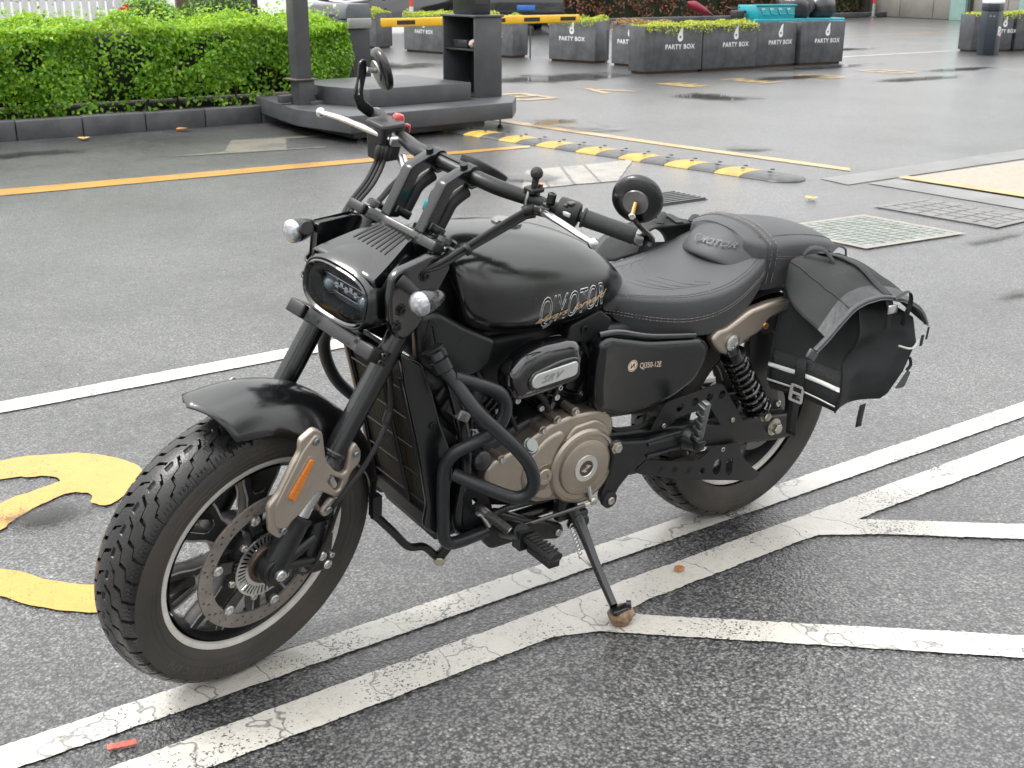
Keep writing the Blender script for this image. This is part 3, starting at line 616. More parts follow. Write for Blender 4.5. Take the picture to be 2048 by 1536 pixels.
# ------------------------------------------------------------ wheels
def tyre_mesh(Ro, hw, N_):
    """tyre with moulded tread: the surface grid is sheared to run along the stepped grooves so their edges stay clean"""
    half = [(0,.0),(.04,.0),(.08,.0001),(.14,.0004),(.2,.0008),(.26,.0013),(.33,.0022),(.36,.0026),(.40,.0034),(.44,.0041),(.5,.0054),(.56,.0068),(.62,.0085),(.65,.0095),(.69,.0109),(.73,.0125),(.78,.0150),(.815,.0168),(.85,.019),(.88,.0208),(.91,.0235),(.96,.029),(.99,.036),(1.0,.047),(.995,.058),(.97,.070),(.92,.080),(.86,.087),(.80,.0915),(.76,.0945)]
    prof = [(-u*hw, Ro-d*(Ro-.2195)/.1005, u, d) for u,d in half][::-1]+[(u*hw, Ro-d*(Ro-.2195)/.1005, u, d) for u,d in half][1:]
    cen = [(.08,0),(.33,.22),(.40,.75),(.62,.86),(.69,1.30),(1.05,1.40)]
    def cfun(s):
        for (a,ca),(b,cb) in zip(cen,cen[1:]):
            if s <= b: return ca+(cb-ca)*max(0,(s-a))/(b-a)
        return cen[-1][1]
    cols = [.0,.072,.09,.17,.27,.285,.325,.34,.40,.47,.485,.525,.54,.60,.67,.685,.725,.74,.85,.91,.928]; nc = len(cols); nU = N_*nc; pit = 2*math.pi/N_
    V = []; F = []; mi = []; np_ = len(prof)
    for i in range(nU):
        k,c = divmod(i,nc); q = k+cols[c]
        for (y,r,s,d0) in prof:
            tr_ = d0 < .026; d = 0; u = cols[c]; off = .5 if y > 0 else 0
            start = .07 if k % 2 == 0 else .20
            if tr_:
                if s > start and (u < .08 or u > .92): d = .0075
                if .795 < s < .9 and any(abs(u-o_) < .022 for o_ in (.305,.505,.705)): d = .003
            else: d = 0
            if .02 < s < .1 and y < 0 and tr_ and (.3 < u < .72): d = .0035
            th = pit*(q+off+(cfun(s) if tr_ else cfun(.93)))
            V.append(((r-d)*math.cos(th), y, (r-d)*math.sin(th)))
    for i in range(nU):
        j = (i+1)%nU
        for k in range(np_-1):
            F.append((i*np_+k,i*np_+k+1,j*np_+k+1,j*np_+k)); mi.append(0 if (prof[k][3]+prof[k+1][3])/2 < .0265 else 1)
    m = M(); m.v = V; m.f = F; m.mi = mi; return m
def wheel(name, C, Ro, hw, N_, steer, label, spokes=7, a0=84, disc_side=-1):
    C = Vector(C); off = lambda p: Vector(p)+C; xf = (lambda p: st(off(p))) if steer else off
    m = M()   # hub
    m.lathe([(.022,-.075),(.034,-.07),(.05,-.05),(.056,-.03),(.056,.03),(.05,.05),(.034,.07),(.022,.075)],(0,0,0),(0,1,0),32,True)
    m.lathe([(.205,-.047),(.2,-.040),(.192,-.02),(.19,.0),(.192,.02),(.2,.04),(.205,.047)],(0,0,0),(0,1,0),96)
    m.lathe([(.2105,-.044),(.206,-.036),(.201,-.02),(.199,0),(.201,.02),(.206,.036),(.2105,.044)],(0,0,0),(0,1,0),96)
    wh = m.build(name, fblk, bike, xf=xf, angle=40); tag(wh, label)
    tyre_mesh(Ro, hw, N_).build('tyre', [tread, side_rub], wh, xf=xf, angle=50, fix=False)
    m = M()
    for s_ in (-1,1):
        for rr,yy in ((Ro-.052,1.001),(Ro-.064,.99),(Ro-.076,.955)): m.lathe([(rr+.0012,hw*(yy-.004)*s_),(rr,hw*(yy+.006)*s_),(rr-.0012,hw*(yy-.006)*s_)],(0,0,0),(0,1,0),96)
    m.build('sidewall_rib', side_rub, wh, xf=xf, angle=60)
    m = M()
    for s_ in (-1,1): m.lathe([(.2262,.0478*s_),(.2250,.0512*s_),(.2145,.0512*s_),(.2125,.0485*s_),(.210,.040*s_)],(0,0,0),(0,1,0),96)
    m.build('rim_edge', surf('machined_rim',(.70,.675,.63),.4,.0,var=.12,vscale=25,dirt=.25,dirtcol=(.2,.17,.14)), wh, xf=xf, angle=60)
    edge = surf('machined_edge',(.62,.60,.57),.45,.0,dirt=.15,dirtcol=(.12,.1,.08)); spk = surf('spoke_black',(.022,.022,.023),.45,var=.3,vscale=30,dirt=.3,dirtcol=(.10,.09,.08))
    for k in range(spokes):
        a = R(a0)+2*math.pi*k/spokes; ca,sa_ = math.cos(a),math.sin(a); Rm = lambda u,v: (u*ca-v*sa_, u*sa_+v*ca)
        out = [(.045,-.024),(.09,-.021),(.13,-.026),(.165,-.040),(.196,-.047),(.199,0),(.196,.047),(.165,.040),(.13,.026),(.09,.021),(.045,.024)]
        slot = [(.138,-.009),(.147,-.015),(.190,-.027),(.191,0),(.190,.027),(.147,.015),(.138,.009)]
        sp = yplate([[Rm(*q) for q in out],[Rm(*q) for q in slot]], -.012*disc_side*-1, .034, .004).build('spoke', spk, wh, xf=xf, angle=40)
        m = M()
        for sd in (-1,1):
            yy = -.012*disc_side*-1+sd*.0160
            m.tube([(*Rm(u,v),0) for u,v in out[1:5]],.0034,6,3); m.tube([(*Rm(u,v),0) for u,v in out[6:10]],.0034,6,3); m.tube([(*Rm(u,v),0) for u,v in [(.190,-.030),(.147,-.018),(.135,-.010),(.135,.010),(.147,.018),(.190,.030)]],.0034,6,4)
            n0 = getattr(m,'_n',0); m.v[n0:] = [(p[0],yy,p[1]) for p in m.v[n0:]]; m._n = len(m.v)
        m.build('machined_edge', edge, sp, xf=xf)
    return wh, xf
FA = Vector((-.695,0,.320)); RA = Vector((.743,0,.326))
fwh, fxf = wheel('front_wheel', FA, .320, .066, 42, True, 'front wheel with seven black spokes and drilled brake disc')
rwh, rxf = wheel('rear_wheel', RA, .326, .080, 40, False, 'rear wheel behind the perforated chain guards', a0=60, disc_side=1)
# brake disc, carrier, tone ring (left side of the front wheel)
holes = []
for k in range(24):
    a = 2*math.pi*k/24
    for r_,da in ((.150,0),(.141,.085),(.133,.17)): 
        if not (k%2 and r_ == .133): holes.append(circle(.0034,8,(r_*math.cos(a+da),r_*math.sin(a+da))))
yplate([circle(.158,72),circle(.125,64)]+holes, -.073, .005, .0005).build('brake_disc', discm, fwh, xf=fxf, angle=30)
car = []
for k in range(6):
    for u,r_ in ((-.28,.060),(-.16,.085),(-.13,.118),(.13,.118),(.16,.085),(.28,.060)): a = R(105)+2*math.pi*k/6+u; car.append((r_*math.cos(a),r_*math.sin(a)))
cholders = [circle(.006,8,(.075*math.cos(R(135)+k*math.pi/3),.075*math.sin(R(135)+k*math.pi/3))) for k in range(6)]
yplate([car,circle(.03,24)], -.074, .006, .0008).build('disc_carrier', sblk, fwh, xf=fxf, angle=30)
for k in range(6):
    a = R(105)+2*math.pi*k/6; o = M().lathe([(.0115,0),(.0115,.004),(.009,.006),(.006,.006),(.0055,.003),(0.0001,.003)],(.120*math.cos(a),-.0765,.120*math.sin(a)),(0,-1,0),16).build('disc_button', silver, fwh, xf=fxf)
    a += R(28); M().lathe([(.008,0),(.008,.005),(.006,.007),(.003,.007),(0.0001,.005)],(.083*math.cos(a),-.077,.083*math.sin(a)),(0,-1,0),12).build('carrier_bolt', bolt, fwh, xf=fxf)
slots = []
for k in range(44):
    a = 2*math.pi*k/44; w_ = .0018; u = Vector((math.cos(a),math.sin(a))); v = Vector((-u.y,u.x)); slots.append([tuple(u*.053-v*w_),tuple(u*.072-v*w_*1.3),tuple(u*.072+v*w_*1.3),tuple(u*.053+v*w_)])
yplate([circle(.077,64),circle(.045,40)]+slots, -.084, .002).build('tone_ring', silver, fwh, xf=fxf, smooth=False)
M().lathe([(.046,-.083),(.044,-.09),(.03,-.09),(.026,-.086)],(0,0,0),(0,1,0),32).build('hub_seal', surf('hub_seal',(.10,.07,.05),.4,.6), fwh, xf=fxf)
M().cyl((0,-.10,0),(0,-.086,0),.017,n=20).build('axle_spacer', silver, fwh, xf=fxf)
m = M()
tt = text_mesh('130/90-16 M/C 67H', .021, spacing=1.25)
for v in tt.vertices: pass
def on_tyre(me, r0, a_start, y, flip=1):
    def f(p):
        a = a_start-p.x/(r0+.01); r_ = r0+p.y; return Vector((r_*math.cos(a), y, r_*math.sin(a)))
    return f
m.raw(tt, on_tyre(tt,.262,R(262),-.0668)).build('sidewall_text', surf('sidewall_text',(.10,.09,.08),.6), fwh, xf=fxf, smooth=False)
# rear sprocket / carrier
sl = []
for k in range(8):
    a0_ = 2*math.pi*k/8; sl.append([(r_*math.cos(a0_+d),r_*math.sin(a0_+d)) for r_,d in ((.045,.1),(.08,.08),(.084,.35),(.045,.45))])
yplate([circle(.098,60),circle(.022,20)]+sl, -.098, .007, .001).build('sprocket', surf('sprocket_grey',(.16,.16,.155),.4,.8), rwh, xf=rxf, angle=30)
for k in range(5):
    a = 2*math.pi*k/5+.5; M().lathe([(.010,0),(.010,.012),(.0075,.014),(.005,.014),(.0001,.010)],(.062*math.cos(a),-.102,.062*math.sin(a)),(0,-1,0),12).build('sprocket_bolt', bolt, rwh, xf=rxf)
# ------------------------------------------------------------ front fork (steered)
fx_ = lambda z: -.641+(z-.41)*.6184
for s_,nm in ((-1,'left'),(1,'right')):
    Y = .103*s_
    leg = part(M().cyl((fx_(.335),Y,.335),(fx_(.418),Y,.418),.0275,.026,24).cyl((fx_(.335)-.012,Y,.32),(fx_(.38),Y,.38),.03,.027,20), 'fork_leg', fblk, None, True)
    part(M().cyl((-.698,Y*.68,.321),(-.698,Y*1.20,.321),.033,.033,28).cyl((-.698,Y*1.20,.321),(-.698,Y*1.24,.321),.025,.022,24), 'axle_lug', fblk, leg, True, bevel=.004)
    hexbolt((-.698,Y*1.23,.321),(0,s_,0),.0130,.012,leg,silver,True)
    part(M().cyl((fx_(.412),Y,.412),(fx_(.53),Y,.53),.0185,n=24), 'stanchion', chrome, leg, True)
    part(M().lathe([(.0195,0),(.028,.003),(.0285,.012),(.021,.016)],(fx_(.412),Y,.412),SA,24), 'dust_seal', rub, leg, True)
    part(M().cyl((fx_(.512),Y,.512),(fx_(.94),Y,.94),.0238,n=32).lathe([(.0238,0),(.0265,.003),(.0265,.016),(.0238,.02),(.0238,.03),(.0262,.033),(.0262,.04),(.0238,.043)],(fx_(.516),Y,.516),SA,32), 'fork_tube', sblk, None, True)
def on_axis(u, v, w_, O):   # u along perpendicular (rear/down), v lateral, w along steering axis
    return Vector((O[0]+u*math.cos(RAKE)+w_*math.sin(RAKE), v, O[1]-u*math.sin(RAKE)+w_*math.cos(RAKE)))
def clamp(O, t, name, hw=.128):
    outl = rounded([(-.042,-hw+.004),(-.046,-hw+.045),(-.030,-hw+.075),(-.030,hw-.075),(-.046,hw-.045),(-.042,hw-.004),(.0,hw),(.034,hw-.012),(.04,hw-.05),(.05,.03),(.05,-.03),(.04,-hw+.05),(.034,-hw+.012),(0,-hw)],.012)
    m = M().raw(curve_mesh([outl], t, .003), lambda p: on_axis(p.x,p.y,p.z,O)); c = part(m, name, sblk, None, True, angle=35)
    for s_ in (-1,1):
        part(M().raw(curve_mesh([rounded([(-.056,s_*.082),(-.058,s_*.128),(-.02,s_*.1335),(-.02,s_*.082)],.006)], t*.92, .002), lambda p: on_axis(p.x,p.y,p.z,O)), 'clamp_cap', fblk, c, True)
        for k in (-1,1): hexbolt(on_axis(-.03,s_*.131,k*t*.24,O),(on_axis(-.03,s_,0,O)-on_axis(-.03,0,0,O)),.0068,.006,c,surf('dark_bolt',(.09,.09,.09),.3,1),True)
    return c
clamp((-.458,.742),.031,'lower_clamp',.125); tc = clamp((-.318,.940),.022,'upper_clamp',.122)
for s_ in (-1,1): part(M().lathe([(.023,.016),(.023,.026),(.018,.03),(.012,.03),(.011,.026),(.0001,.026)],on_axis(0,s_*.103,0,(-.318,.940)),SA,24), 'fork_cap', sblk, tc, True)
part(M().lathe([(.022,.016),(.022,.026),(.016,.030),(.0001,.030)],on_axis(.04,0,0,(-.318,.940)),SA,6), 'steering_nut', fblk, tc, True)
# fork guards (bronze, with amber reflector)
gp = [(-.674,.636),(-.641,.652),(-.620,.636),(-.604,.563),(-.578,.528),(-.556,.512),(-.545,.515),(-.541,.563),(-.529,.579),(-.511,.551),(-.510,.525),(-.534,.506),(-.538,.489),(-.552,.457),(-.566,.457),(-.604,.487),(-.621,.494),(-.658,.459),(-.680,.449),(-.700,.423),(-.710,.419),(-.733,.443),(-.741,.508),(-.718,.530),(-.687,.588),(-.673,.608)]
slot = rounded([(-.600,.515),(-.592,.524),(-.553,.497),(-.560,.474),(-.572,.477)],.006)
for s_ in (-1,1):
    go_ = 0 if s_ < 0 else -.05
    gd = part(yplate([[(u,w_+go_) for u,w_ in rounded(gp,.008,3)],[(u,w_+go_) for u,w_ in slot]], s_*.1275, .014, .004, res=2), 'fork_guard', bronze2, None, True, angle=45)
    if s_ < 0: tag(gd, 'bronze fork guard with orange reflector')
    part(yplate([rounded([(-.667,.612),(-.640,.640),(-.626,.628),(-.612,.565),(-.668,.470),(-.700,.440),(-.722,.452),(-.727,.505)],.008)], s_*.1345 if s_ < 0 else .125, .006, .0028), 'raised_panel', bronze2, gd, True, angle=50)
    rf = [(-.6505,.590),(-.6385,.580),(-.682,.4995),(-.7015,.5165)]
    part(yplate([rounded([(-.652,.598),(-.630,.580),(-.680,.490),(-.709,.515)],.010,5)], s_*.1365, .004, .001), 'reflector_frame', bronze2, gd, True)
    part(yplate([rounded(rf,.0085,6)], s_*.1385, .007, .003,res=2), 'reflector', surf('amber_lens',(.85,.23,.01),.25,var=.25,vscale=400,bump=2.5,bscale=500,coat=.6), gd, True, angle=60)
    for q in ((-.638,.623),(-.527,.551),(-.703,.438),(-.589,.440)) if s_ < 0 else ():
        hexbolt((q[0],s_*.136,q[1]),(0,s_,0),.0078,.005,gd,surf('blue_bolt',(.30,.33,.36),.35,1),True)
part(yplate([rounded([(-.604,.436),(-.578,.463),(-.562,.45),(-.575,.425),(-.597,.421)],.008)],-.128,.012,.003),'guard_tail',bronze2,None,True)
# brake caliper
cal = part(yplate([rounded([(-.600,.395),(-.56,.392),(-.545,.36),(-.545,.285),(-.56,.255),(-.60,.262),(-.617,.30),(-.617,.36)],.012)], -.085, .06, .006), 'brake_caliper', fblk, None, True, angle=40)
part(M().cyl((-.68,-.115,.335),(-.60,-.112,.36),.014,.012,12).cyl((-.675,-.115,.325),(-.60,-.112,.30),.012,.012,12), 'caliper_bracket', fblk, cal, True)
for q in ((-.560,.369),(-.577,.304),(-.551,.296),(-.560,.274)): hexbolt((q[0],-.113,q[1]),(0,-1,0),.011 if q[0] < -.556 else .007,.010,cal,silver,True)
tm = text_mesh('QJMOTOR', .013, bold=.0004); a = R(72)
part(M().raw(tm, lambda p: Vector((-.578+p.x*math.cos(a)-p.y*math.sin(a), -.1165, .300+p.x*math.sin(a)*.9+p.y*math.cos(a)))), 'caliper_text', surf('white_print',(.7,.7,.68),.5), cal, True, smooth=False)
part(M().tube([(-.57,-.115,.40),(-.575,-.135,.44),(-.545,-.14,.475),(-.48,-.135,.535),(-.43,-.12,.60),(-.415,-.10,.66),(-.405,-.07,.74)],.0055,8,6).tube([(-.60,-.12,.29),(-.57,-.125,.36),(-.552,-.138,.455),(-.50,-.14,.515),(-.44,-.125,.585),(-.42,-.105,.66),(-.41,-.075,.74)],.0038,8,6), 'brake_hose', rub, None, True)
part(M().cyl((-.440,-.1245,.590),(-.430,-.121,.612),.009,n=10), 'hose_clip', plas, None, True)
part(M().tube([(-.655,-.118,.30),(-.62,-.13,.29),(-.58,-.12,.32),(-.565,-.122,.40)],.0028,6,5), 'sensor_wire', rub, None, True)
# ------------------------------------------------------------ front fender (steered)
def fender():
    m = M(); rings = []; A0,A1,n = 105.5,4,44; ny = 25
    for i in range(n+1):
        t = i/n; a = R(A0+(A1-A0)*t)
        rc = .405-.062*min(1,t*1.9)**.8+.0*t; dr = .052+.022*math.sin(math.pi*min(1,t*1.25)); ring = []
        hw = .086+.004*math.sin(math.pi*t)
        for j in range(ny):
            u = -1+2*j/(ny-1); rr = rc-dr*abs(u)**3.2-.012*abs(u)**1.5
            aa = a-R(5.0)*(1-abs(u))*max(0,1-t*8)*-1
            ring.append((FA.x+rr*math.cos(aa), u*hw, FA.z+rr*math.sin(aa)))
        rings.append(ring)
    m.loft(rings, caps=False, closed=False)
    o = part(m, 'front_fender', mblk, None, True, angle=80); s = o.modifiers.new('solid','SOLIDIFY'); s.thickness = .004; s.offset = -1
    return o
fender()
# ------------------------------------------------------------ headlight and cowl (steered)
def sup(hw, hz, n_, k=40):
    out = []
    for i in range(k):
        a = 2*math.pi*i/k; c,s = math.cos(a),math.sin(a)
        out.append((hw*math.copysign(abs(c)**(2/n_),c), hz*math.copysign(abs(s)**(2/n_),s)))
    return out
def ring_x(x, zc, hw, hz, n_=2.6, k=40, tilt=0): return [(x+tilt*w_, u, zc+w_) for u,w_ in sup(hw,hz,n_,k)]
HT = .10
rings = [ring_x(-.486,.846,.084,.045,2.9,tilt=HT),ring_x(-.497,.847,.090,.051,2.9,tilt=HT),ring_x(-.499,.848,.096,.058,2.8,tilt=HT),ring_x(-.492,.849,.101,.064,2.7,tilt=HT),ring_x(-.465,.851,.104,.071,2.7,tilt=HT),ring_x(-.43,.854,.102,.078,2.7,tilt=HT),ring_x(-.39,.86,.092,.082,2.7),ring_x(-.355,.865,.078,.08,2.7)]
hl = part(M().loft(rings, caps=False), 'headlight', mblk, None, True, angle=50); tag(hl, 'oblong headlight in a matte black housing')
part(M().loft([ring_x(-.4995,.8475,.0925,.0535,2.9,tilt=HT),ring_x(-.5025,.8475,.090,.051,2.9,tilt=HT),ring_x(-.499,.8475,.0865,.0475,2.9,tilt=HT)],caps=False), 'bezel', gblk, hl, True, angle=60)
# inside: dark bowl, chrome bar, projector lenses
part(M().loft([ring_x(-.484,.8475,.084,.045,2.9,tilt=HT),ring_x(-.455,.8475,.074,.036,2.6,tilt=HT),ring_x(-.448,.8475,.02,.01,2.2,tilt=HT),ring_x(-.448,.8475,.001,.001,2.2,tilt=HT)],caps=False), 'reflector_bowl', surf('bowl_dark',(.05,.052,.056),.25,.6,var=.3,vscale=30), hl, True)
rb = surf('reflector_chrome',(.75,.76,.78),.12,1)
part(M().box((-.466,0,.846),(.006,.15,.003)).box((-.468,0,.832),(.006,.13,.002)).box((-.468,0,.862),(.006,.135,.002)), 'light_bar', rb, hl, True)
for yy,rr in ((-.052,.019),(.052,.019)):
    part(M().lathe([(rr,0),(rr*.93,.008),(rr*.72,.016),(rr*.4,.021),(.0001,.0225)],(-.456,yy,.838),(-1,0,.1),24).lathe([(rr*1.15,.0),(rr*1.15,.006),(rr*1.02,.007)],(-.456,yy,.838),(-1,0,.1),24), 'projector_lens', surf('projector_glass',(.25,.28,.30),.05,.3,coat=1), hl, True)
for k in range(5): part(M().box((-.463,-.028+.014*k,.846+.004*(k%2)),(.012,.009,.012)), 'light_element', rb, hl, True)
gl, nt_, b_ = new_mat('clear_lens'); nt_.nodes.remove(b_); tr = nt_.nodes.new('ShaderNodeBsdfTransparent'); gs = nt_.nodes.new('ShaderNodeBsdfGlossy'); gs.inputs['Roughness'].default_value = .03
fr = nt_.nodes.new('ShaderNodeFresnel'); fr.inputs['IOR'].default_value = 1.22; mx = nt_.nodes.new('ShaderNodeMixShader'); nt_.links.new(fr.outputs[0], mx.inputs[0]); nt_.links.new(tr.outputs[0], mx.inputs[1]); nt_.links.new(gs.outputs[0], mx.inputs[2]); nt_.links.new(mx.outputs[0], nt_.nodes['Material Output'].inputs[0]); tr.inputs[0].default_value = (.75,.78,.8,1)
part(M().loft([ring_x(-.497,.8475,.0865,.0475,2.9,tilt=HT),ring_x(-.505,.8475,.066,.034,2.7,tilt=HT),ring_x(-.509,.8475,.03,.014,2.4,tilt=HT),ring_x(-.5095,.8475,.004,.002,2,tilt=HT)],caps=False), 'glass', gl, hl, True, angle=80)
# cowl on top with slots
def cw(u,v):   # u: 0 front..1 back, v lateral -1..1
    x = -.487+.135*u; hw = .088-.040*u**1.2; z = .909+.048*u-.004*abs(v)**3
    return (x, v*hw, z)
nu,nv = 10,8; V = [cw(i/nu,-1+2*j/nv) for i in range(nu+1) for j in range(nv+1)]; m = M()
top = [[cw(i/nu,-1+2*j/nv) for j in range(nv+1)] for i in range(nu+1)]
rr_ = []
for i,row in enumerate(top):
    a = row[0]; b = row[-1]; e_ = .014+.014*i/nu; rr_.append([(a[0]+.006,a[1]-.030*(i/nu)**.8-.004,a[2]-.055*(i/nu)**.9-.012)]+row+[(b[0]+.006,b[1]+.030*(i/nu)**.8+.004,b[2]-.055*(i/nu)**.9-.012)])
m.loft(rr_, caps=False, closed=False); cowl = part(m, 'headlight_cowl', mblk, None, True, angle=40); s = cowl.modifiers.new('solid','SOLIDIFY'); s.thickness = .004; s.offset = -1
ven = surf('vent_dark',(.004,.004,.004),.5)
for k in range(8):
    v = -.72+.205*k; p0 = Vector(cw(.50,v*.92)); p1 = Vector(cw(.93,v)); n_ = Vector((-.33,0,1)).normalized()*.0012; w_ = .0042
    part(M().add([p0+n_+Vector((0,-w_*.4,0)),p1+n_+Vector((0,-w_,0)),p1+n_+Vector((.004,0,.0014)),p1+n_+Vector((0,w_,0)),p0+n_+Vector((0,w_*.4,0))],[(0,1,2,3,4)]), 'vent_slot', ven, cowl, True, smooth=False)
# fork-side brackets (headlight ears)
ear0 = [(-.478,.930),(-.460,.944),(-.43,.948),(-.378,.957),(-.352,.950),(-.318,.920),(-.345,.872),(-.388,.806),(-.415,.786),(-.432,.785),(-.452,.797),(-.470,.83),(-.480,.88)]
for s_ in (-1,1):
    ear = ear0 if s_ < 0 else [(max(u,-.447),min(w_,.935)) for u,w_ in ear0]
    er = part(yplate([rounded(ear,.010)], s_*.126, .020, .006, res=2), 'headlight_ear', mblk, None, True, angle=45)
    for q in ((-.395,.918),(-.449,.857),(-.456,.822)):
        part(M().lathe([(.0125,.0),(.0125,.0015),(.0105,.002)],(q[0],s_*.1378,q[1]),(0,s_,0),20), 'bolt_recess', fblk, er, True)
        hexbolt((q[0],s_*.1385,q[1]),(0,s_,0),.0075,.004,er,surf('black_bolt',(.03,.03,.032),.3,.8),True)
    # turn signal
    sg = part(M().cyl((-.462,s_*.136,.925),(-.444,s_*.172,.904),.0125,.0095,18).lathe([(.0128,0),(.0138,.003),(.0128,.006),(.0135,.0095),(.0122,.0125),(.013,.016),(.0116,.019),(.0124,.0225),(.011,.026),(.0115,.0295),(.0104,.033)],(-.462,s_*.136,.925),Vector((.018,s_*.036,-.021)),18), 'turn_signal', rub, None, True)
    part(M().lathe([(.0245,.0),(.0255,.004),(.025,.014),(.0225,.028),(.018,.042),(.012,.053),(.006,.059),(.0001,.061)],(-.452,s_*.190,.895),(1,0,.06),28), 'signal_shell', mblk, sg, True)
    part(M().lathe([(.0250,.0),(.0252,-.005),(.0235,-.010),(.0185,-.0145),(.010,-.0175),(.0001,-.0185)],(-.452,s_*.190,.895),(1,0,.06),28), 'signal_lens', surf('clear_prismatic',(.42,.44,.46),.08,.6,var=.35,vscale=120,bump=1.2,bscale=160,coat=1), sg, True)
# ------------------------------------------------------------ risers, handlebar, controls (steered)
ro = [(-.338,.962),(-.286,1.062),(-.234,1.080),(-.194,1.082),(-.178,1.066),(-.186,1.038),(-.210,1.034),(-.228,1.054),(-.262,1.042),(-.305,.955)]
rh = [(-.292,.980),(-.264,1.041),(-.241,1.050),(-.236,1.036),(-.250,1.020),(-.278,.972)]
for s_ in (-1,1):
    rs_ = part(yplate([rounded(ro,.007)], s_*.0495, .026, .003), 'bar_riser', sblk, None, True, angle=40)
    part(M().lathe([(.020,-.013),(.0225,-.0125),(.0225,.0125),(.020,.013)],(-.2055,s_*.0495,1.0625),(0,1,0),24,True), 'bar_clamp', fblk, rs_, True)
    part(M().cyl((-.225,s_*.0495,1.078),(-.229,s_*.0495,1.09),.008,n=12), 'clamp_bolt', fblk, rs_, True)
    part(M().box((-.298,s_*.0495,.966),(.05,.036,.018),Matrix.Rotation(RAKE,3,'Y')), 'riser_foot', sblk, rs_, True, bevel=.003)
    part(M().tube([(-.282,s_*.0495,.955),(-.262,s_*.0495,.990),(-.246,s_*.0495,1.012),(-.210,s_*.0495,1.028)],.0135,10,5), 'cable_boot', rub, rs_, True)
BE = Vector((-.062,.385,1.029))
bp = lambda y: Vector((-.2055,y,1.0625)) if abs(y) < .085 else Vector((-.2055,.1*(1 if y>0 else -1),1.0615)).lerp(Vector((BE.x,BE.y*(1 if y>0 else -1),BE.z)),(abs(y)-.1)/(BE.y-.1))
path = [bp(y) for y in (-.385,-.34,-.28,-.22,-.16,-.12,-.08,-.04,0,.04,.08,.12,.16,.22,.28,.34,.385)]
part(M().tube(path,[.011,.011,.011,.0125,.0155,.0162,.0162,.0162,.0162,.0162,.0162,.0162,.0155,.0125,.011,.011,.011],16,4), 'handlebar', fblk, None, True)
part(M().box((-.2055,0,1.079),(.012,.09,.004)), 'bar_plate', fblk, None, True, bevel=.001)
for s_ in (-1,1):
    d = (bp(s_*.38)-bp(s_*.28)).normalized(); g0 = bp(s_*.280)
    gr = part(M().lathe([(.0205,0),(.0205,.004),(.0178,.006),(.0172,.05),(.0178,.100),(.0185,.108),(.017,.112)],g0,d,24,True), 'grip', surf('grip_rubber',(.016,.017,.019),.45,bump=2.5,bscale=520), None, True)
    part(M().lathe([(.0165,0),(.0175,.003),(.0175,.014),(.0145,.018),(.0001,.019)],g0+d*.112,d,20), 'bar_end', surf('bar_end_metal',(.25,.25,.25),.25,1), gr, True)
    # switch housing
    sw = part(M().lathe([(.019,-.004),(.0255,-.002),(.027,.008),(.027,.034),(.0245,.041),(.0195,.043)],bp(s_*.236),d,20,True), 'switch_housing', plas, None, True)
    up_ = Vector((-.45,-s_*.25,.86)).normalized(); c0 = bp(s_*.258)
    part(M().box(c0+up_*.024+Vector((-.004,0,0)),(.020,.022,.008), Vector((0,0,1)).rotation_difference(up_).to_matrix()), 'switch_block', plas, sw, True, bevel=.003)
    if s_ < 0:
        part(M().box(c0+Vector((-.0255,-.008,.006)),(.006,.02,.009)), 'high_beam_switch', surf('switch_grey',(.45,.46,.47),.4), sw, True, bevel=.002)
        part(M().box(c0+Vector((-.012,-.006,.0255)),(.014,.012,.006)), 'rocker_switch', surf('switch_dark',(.07,.07,.072),.4), sw, True, bevel=.002)
        part(M().raw(text_mesh('OD',.010), lambda p: c0+Vector((-.0275,.016-p.x*.9,.004+p.y))), 'switch_symbol', surf('white_print',(.7,.7,.68),.5), sw, True, smooth=False)
        part(M().lathe([(.0085,0),(.009,.003),(.009,.018),(.007,.02),(.005,.02),(.0045,.016),(.0001,.016)],c0+Vector((-.03,.032,.016)),(.1,0,1),14), 'mirror_socket', fblk, sw, True)
    else:
        redm = surf('kill_switch_red',(.55,.02,.025),.3,coat=.5)
        part(M().lathe([(.0135,0),(.0135,.010),(.010,.015),(.0001,.017)],c0+Vector((.006,0,.022)),(.2,0,1),16), 'kill_switch', redm, sw, True)
        part(M().box(c0+Vector((.026,-.012,.006)),(.010,.014,.020)), 'starter_button', redm, sw, True, bevel=.003)
        part(M().box(c0+Vector((.022,-.014,-.014)),(.010,.012,.010)), 'hazard_switch', surf('switch_white',(.62,.63,.64),.4), sw, True, bevel=.003)
    # lever
    lv = part(M().tube([(-.172,s_*.222,1.043),(-.200,s_*.262,1.054),(-.224,s_*.318,1.062),(-.232,s_*.365,1.060),(-.226,s_*.392,1.054)],[.0098,.0095,.0082,.0072,.0072],12,6,flat=.75).sphere((-.2255,s_*.394,1.0535),.0112,14,10), 'lever', chrome, None, True); tag(lv, 'polished %s lever' % ('clutch' if s_ < 0 else 'brake'))
    part(M().box((-.158,s_*.212,1.042),(.045,.034,.022),Matrix.Rotation(s_*-.5,3,'Z')), 'lever_perch', sblk if s_ < 0 else silver, lv, True, bevel=.005)
    part(M().cyl((-.165,s_*.224,1.032),(-.165,s_*.224,1.058),.0075,n=12), 'lever_pivot', sblk if s_ < 0 else silver, lv, True)
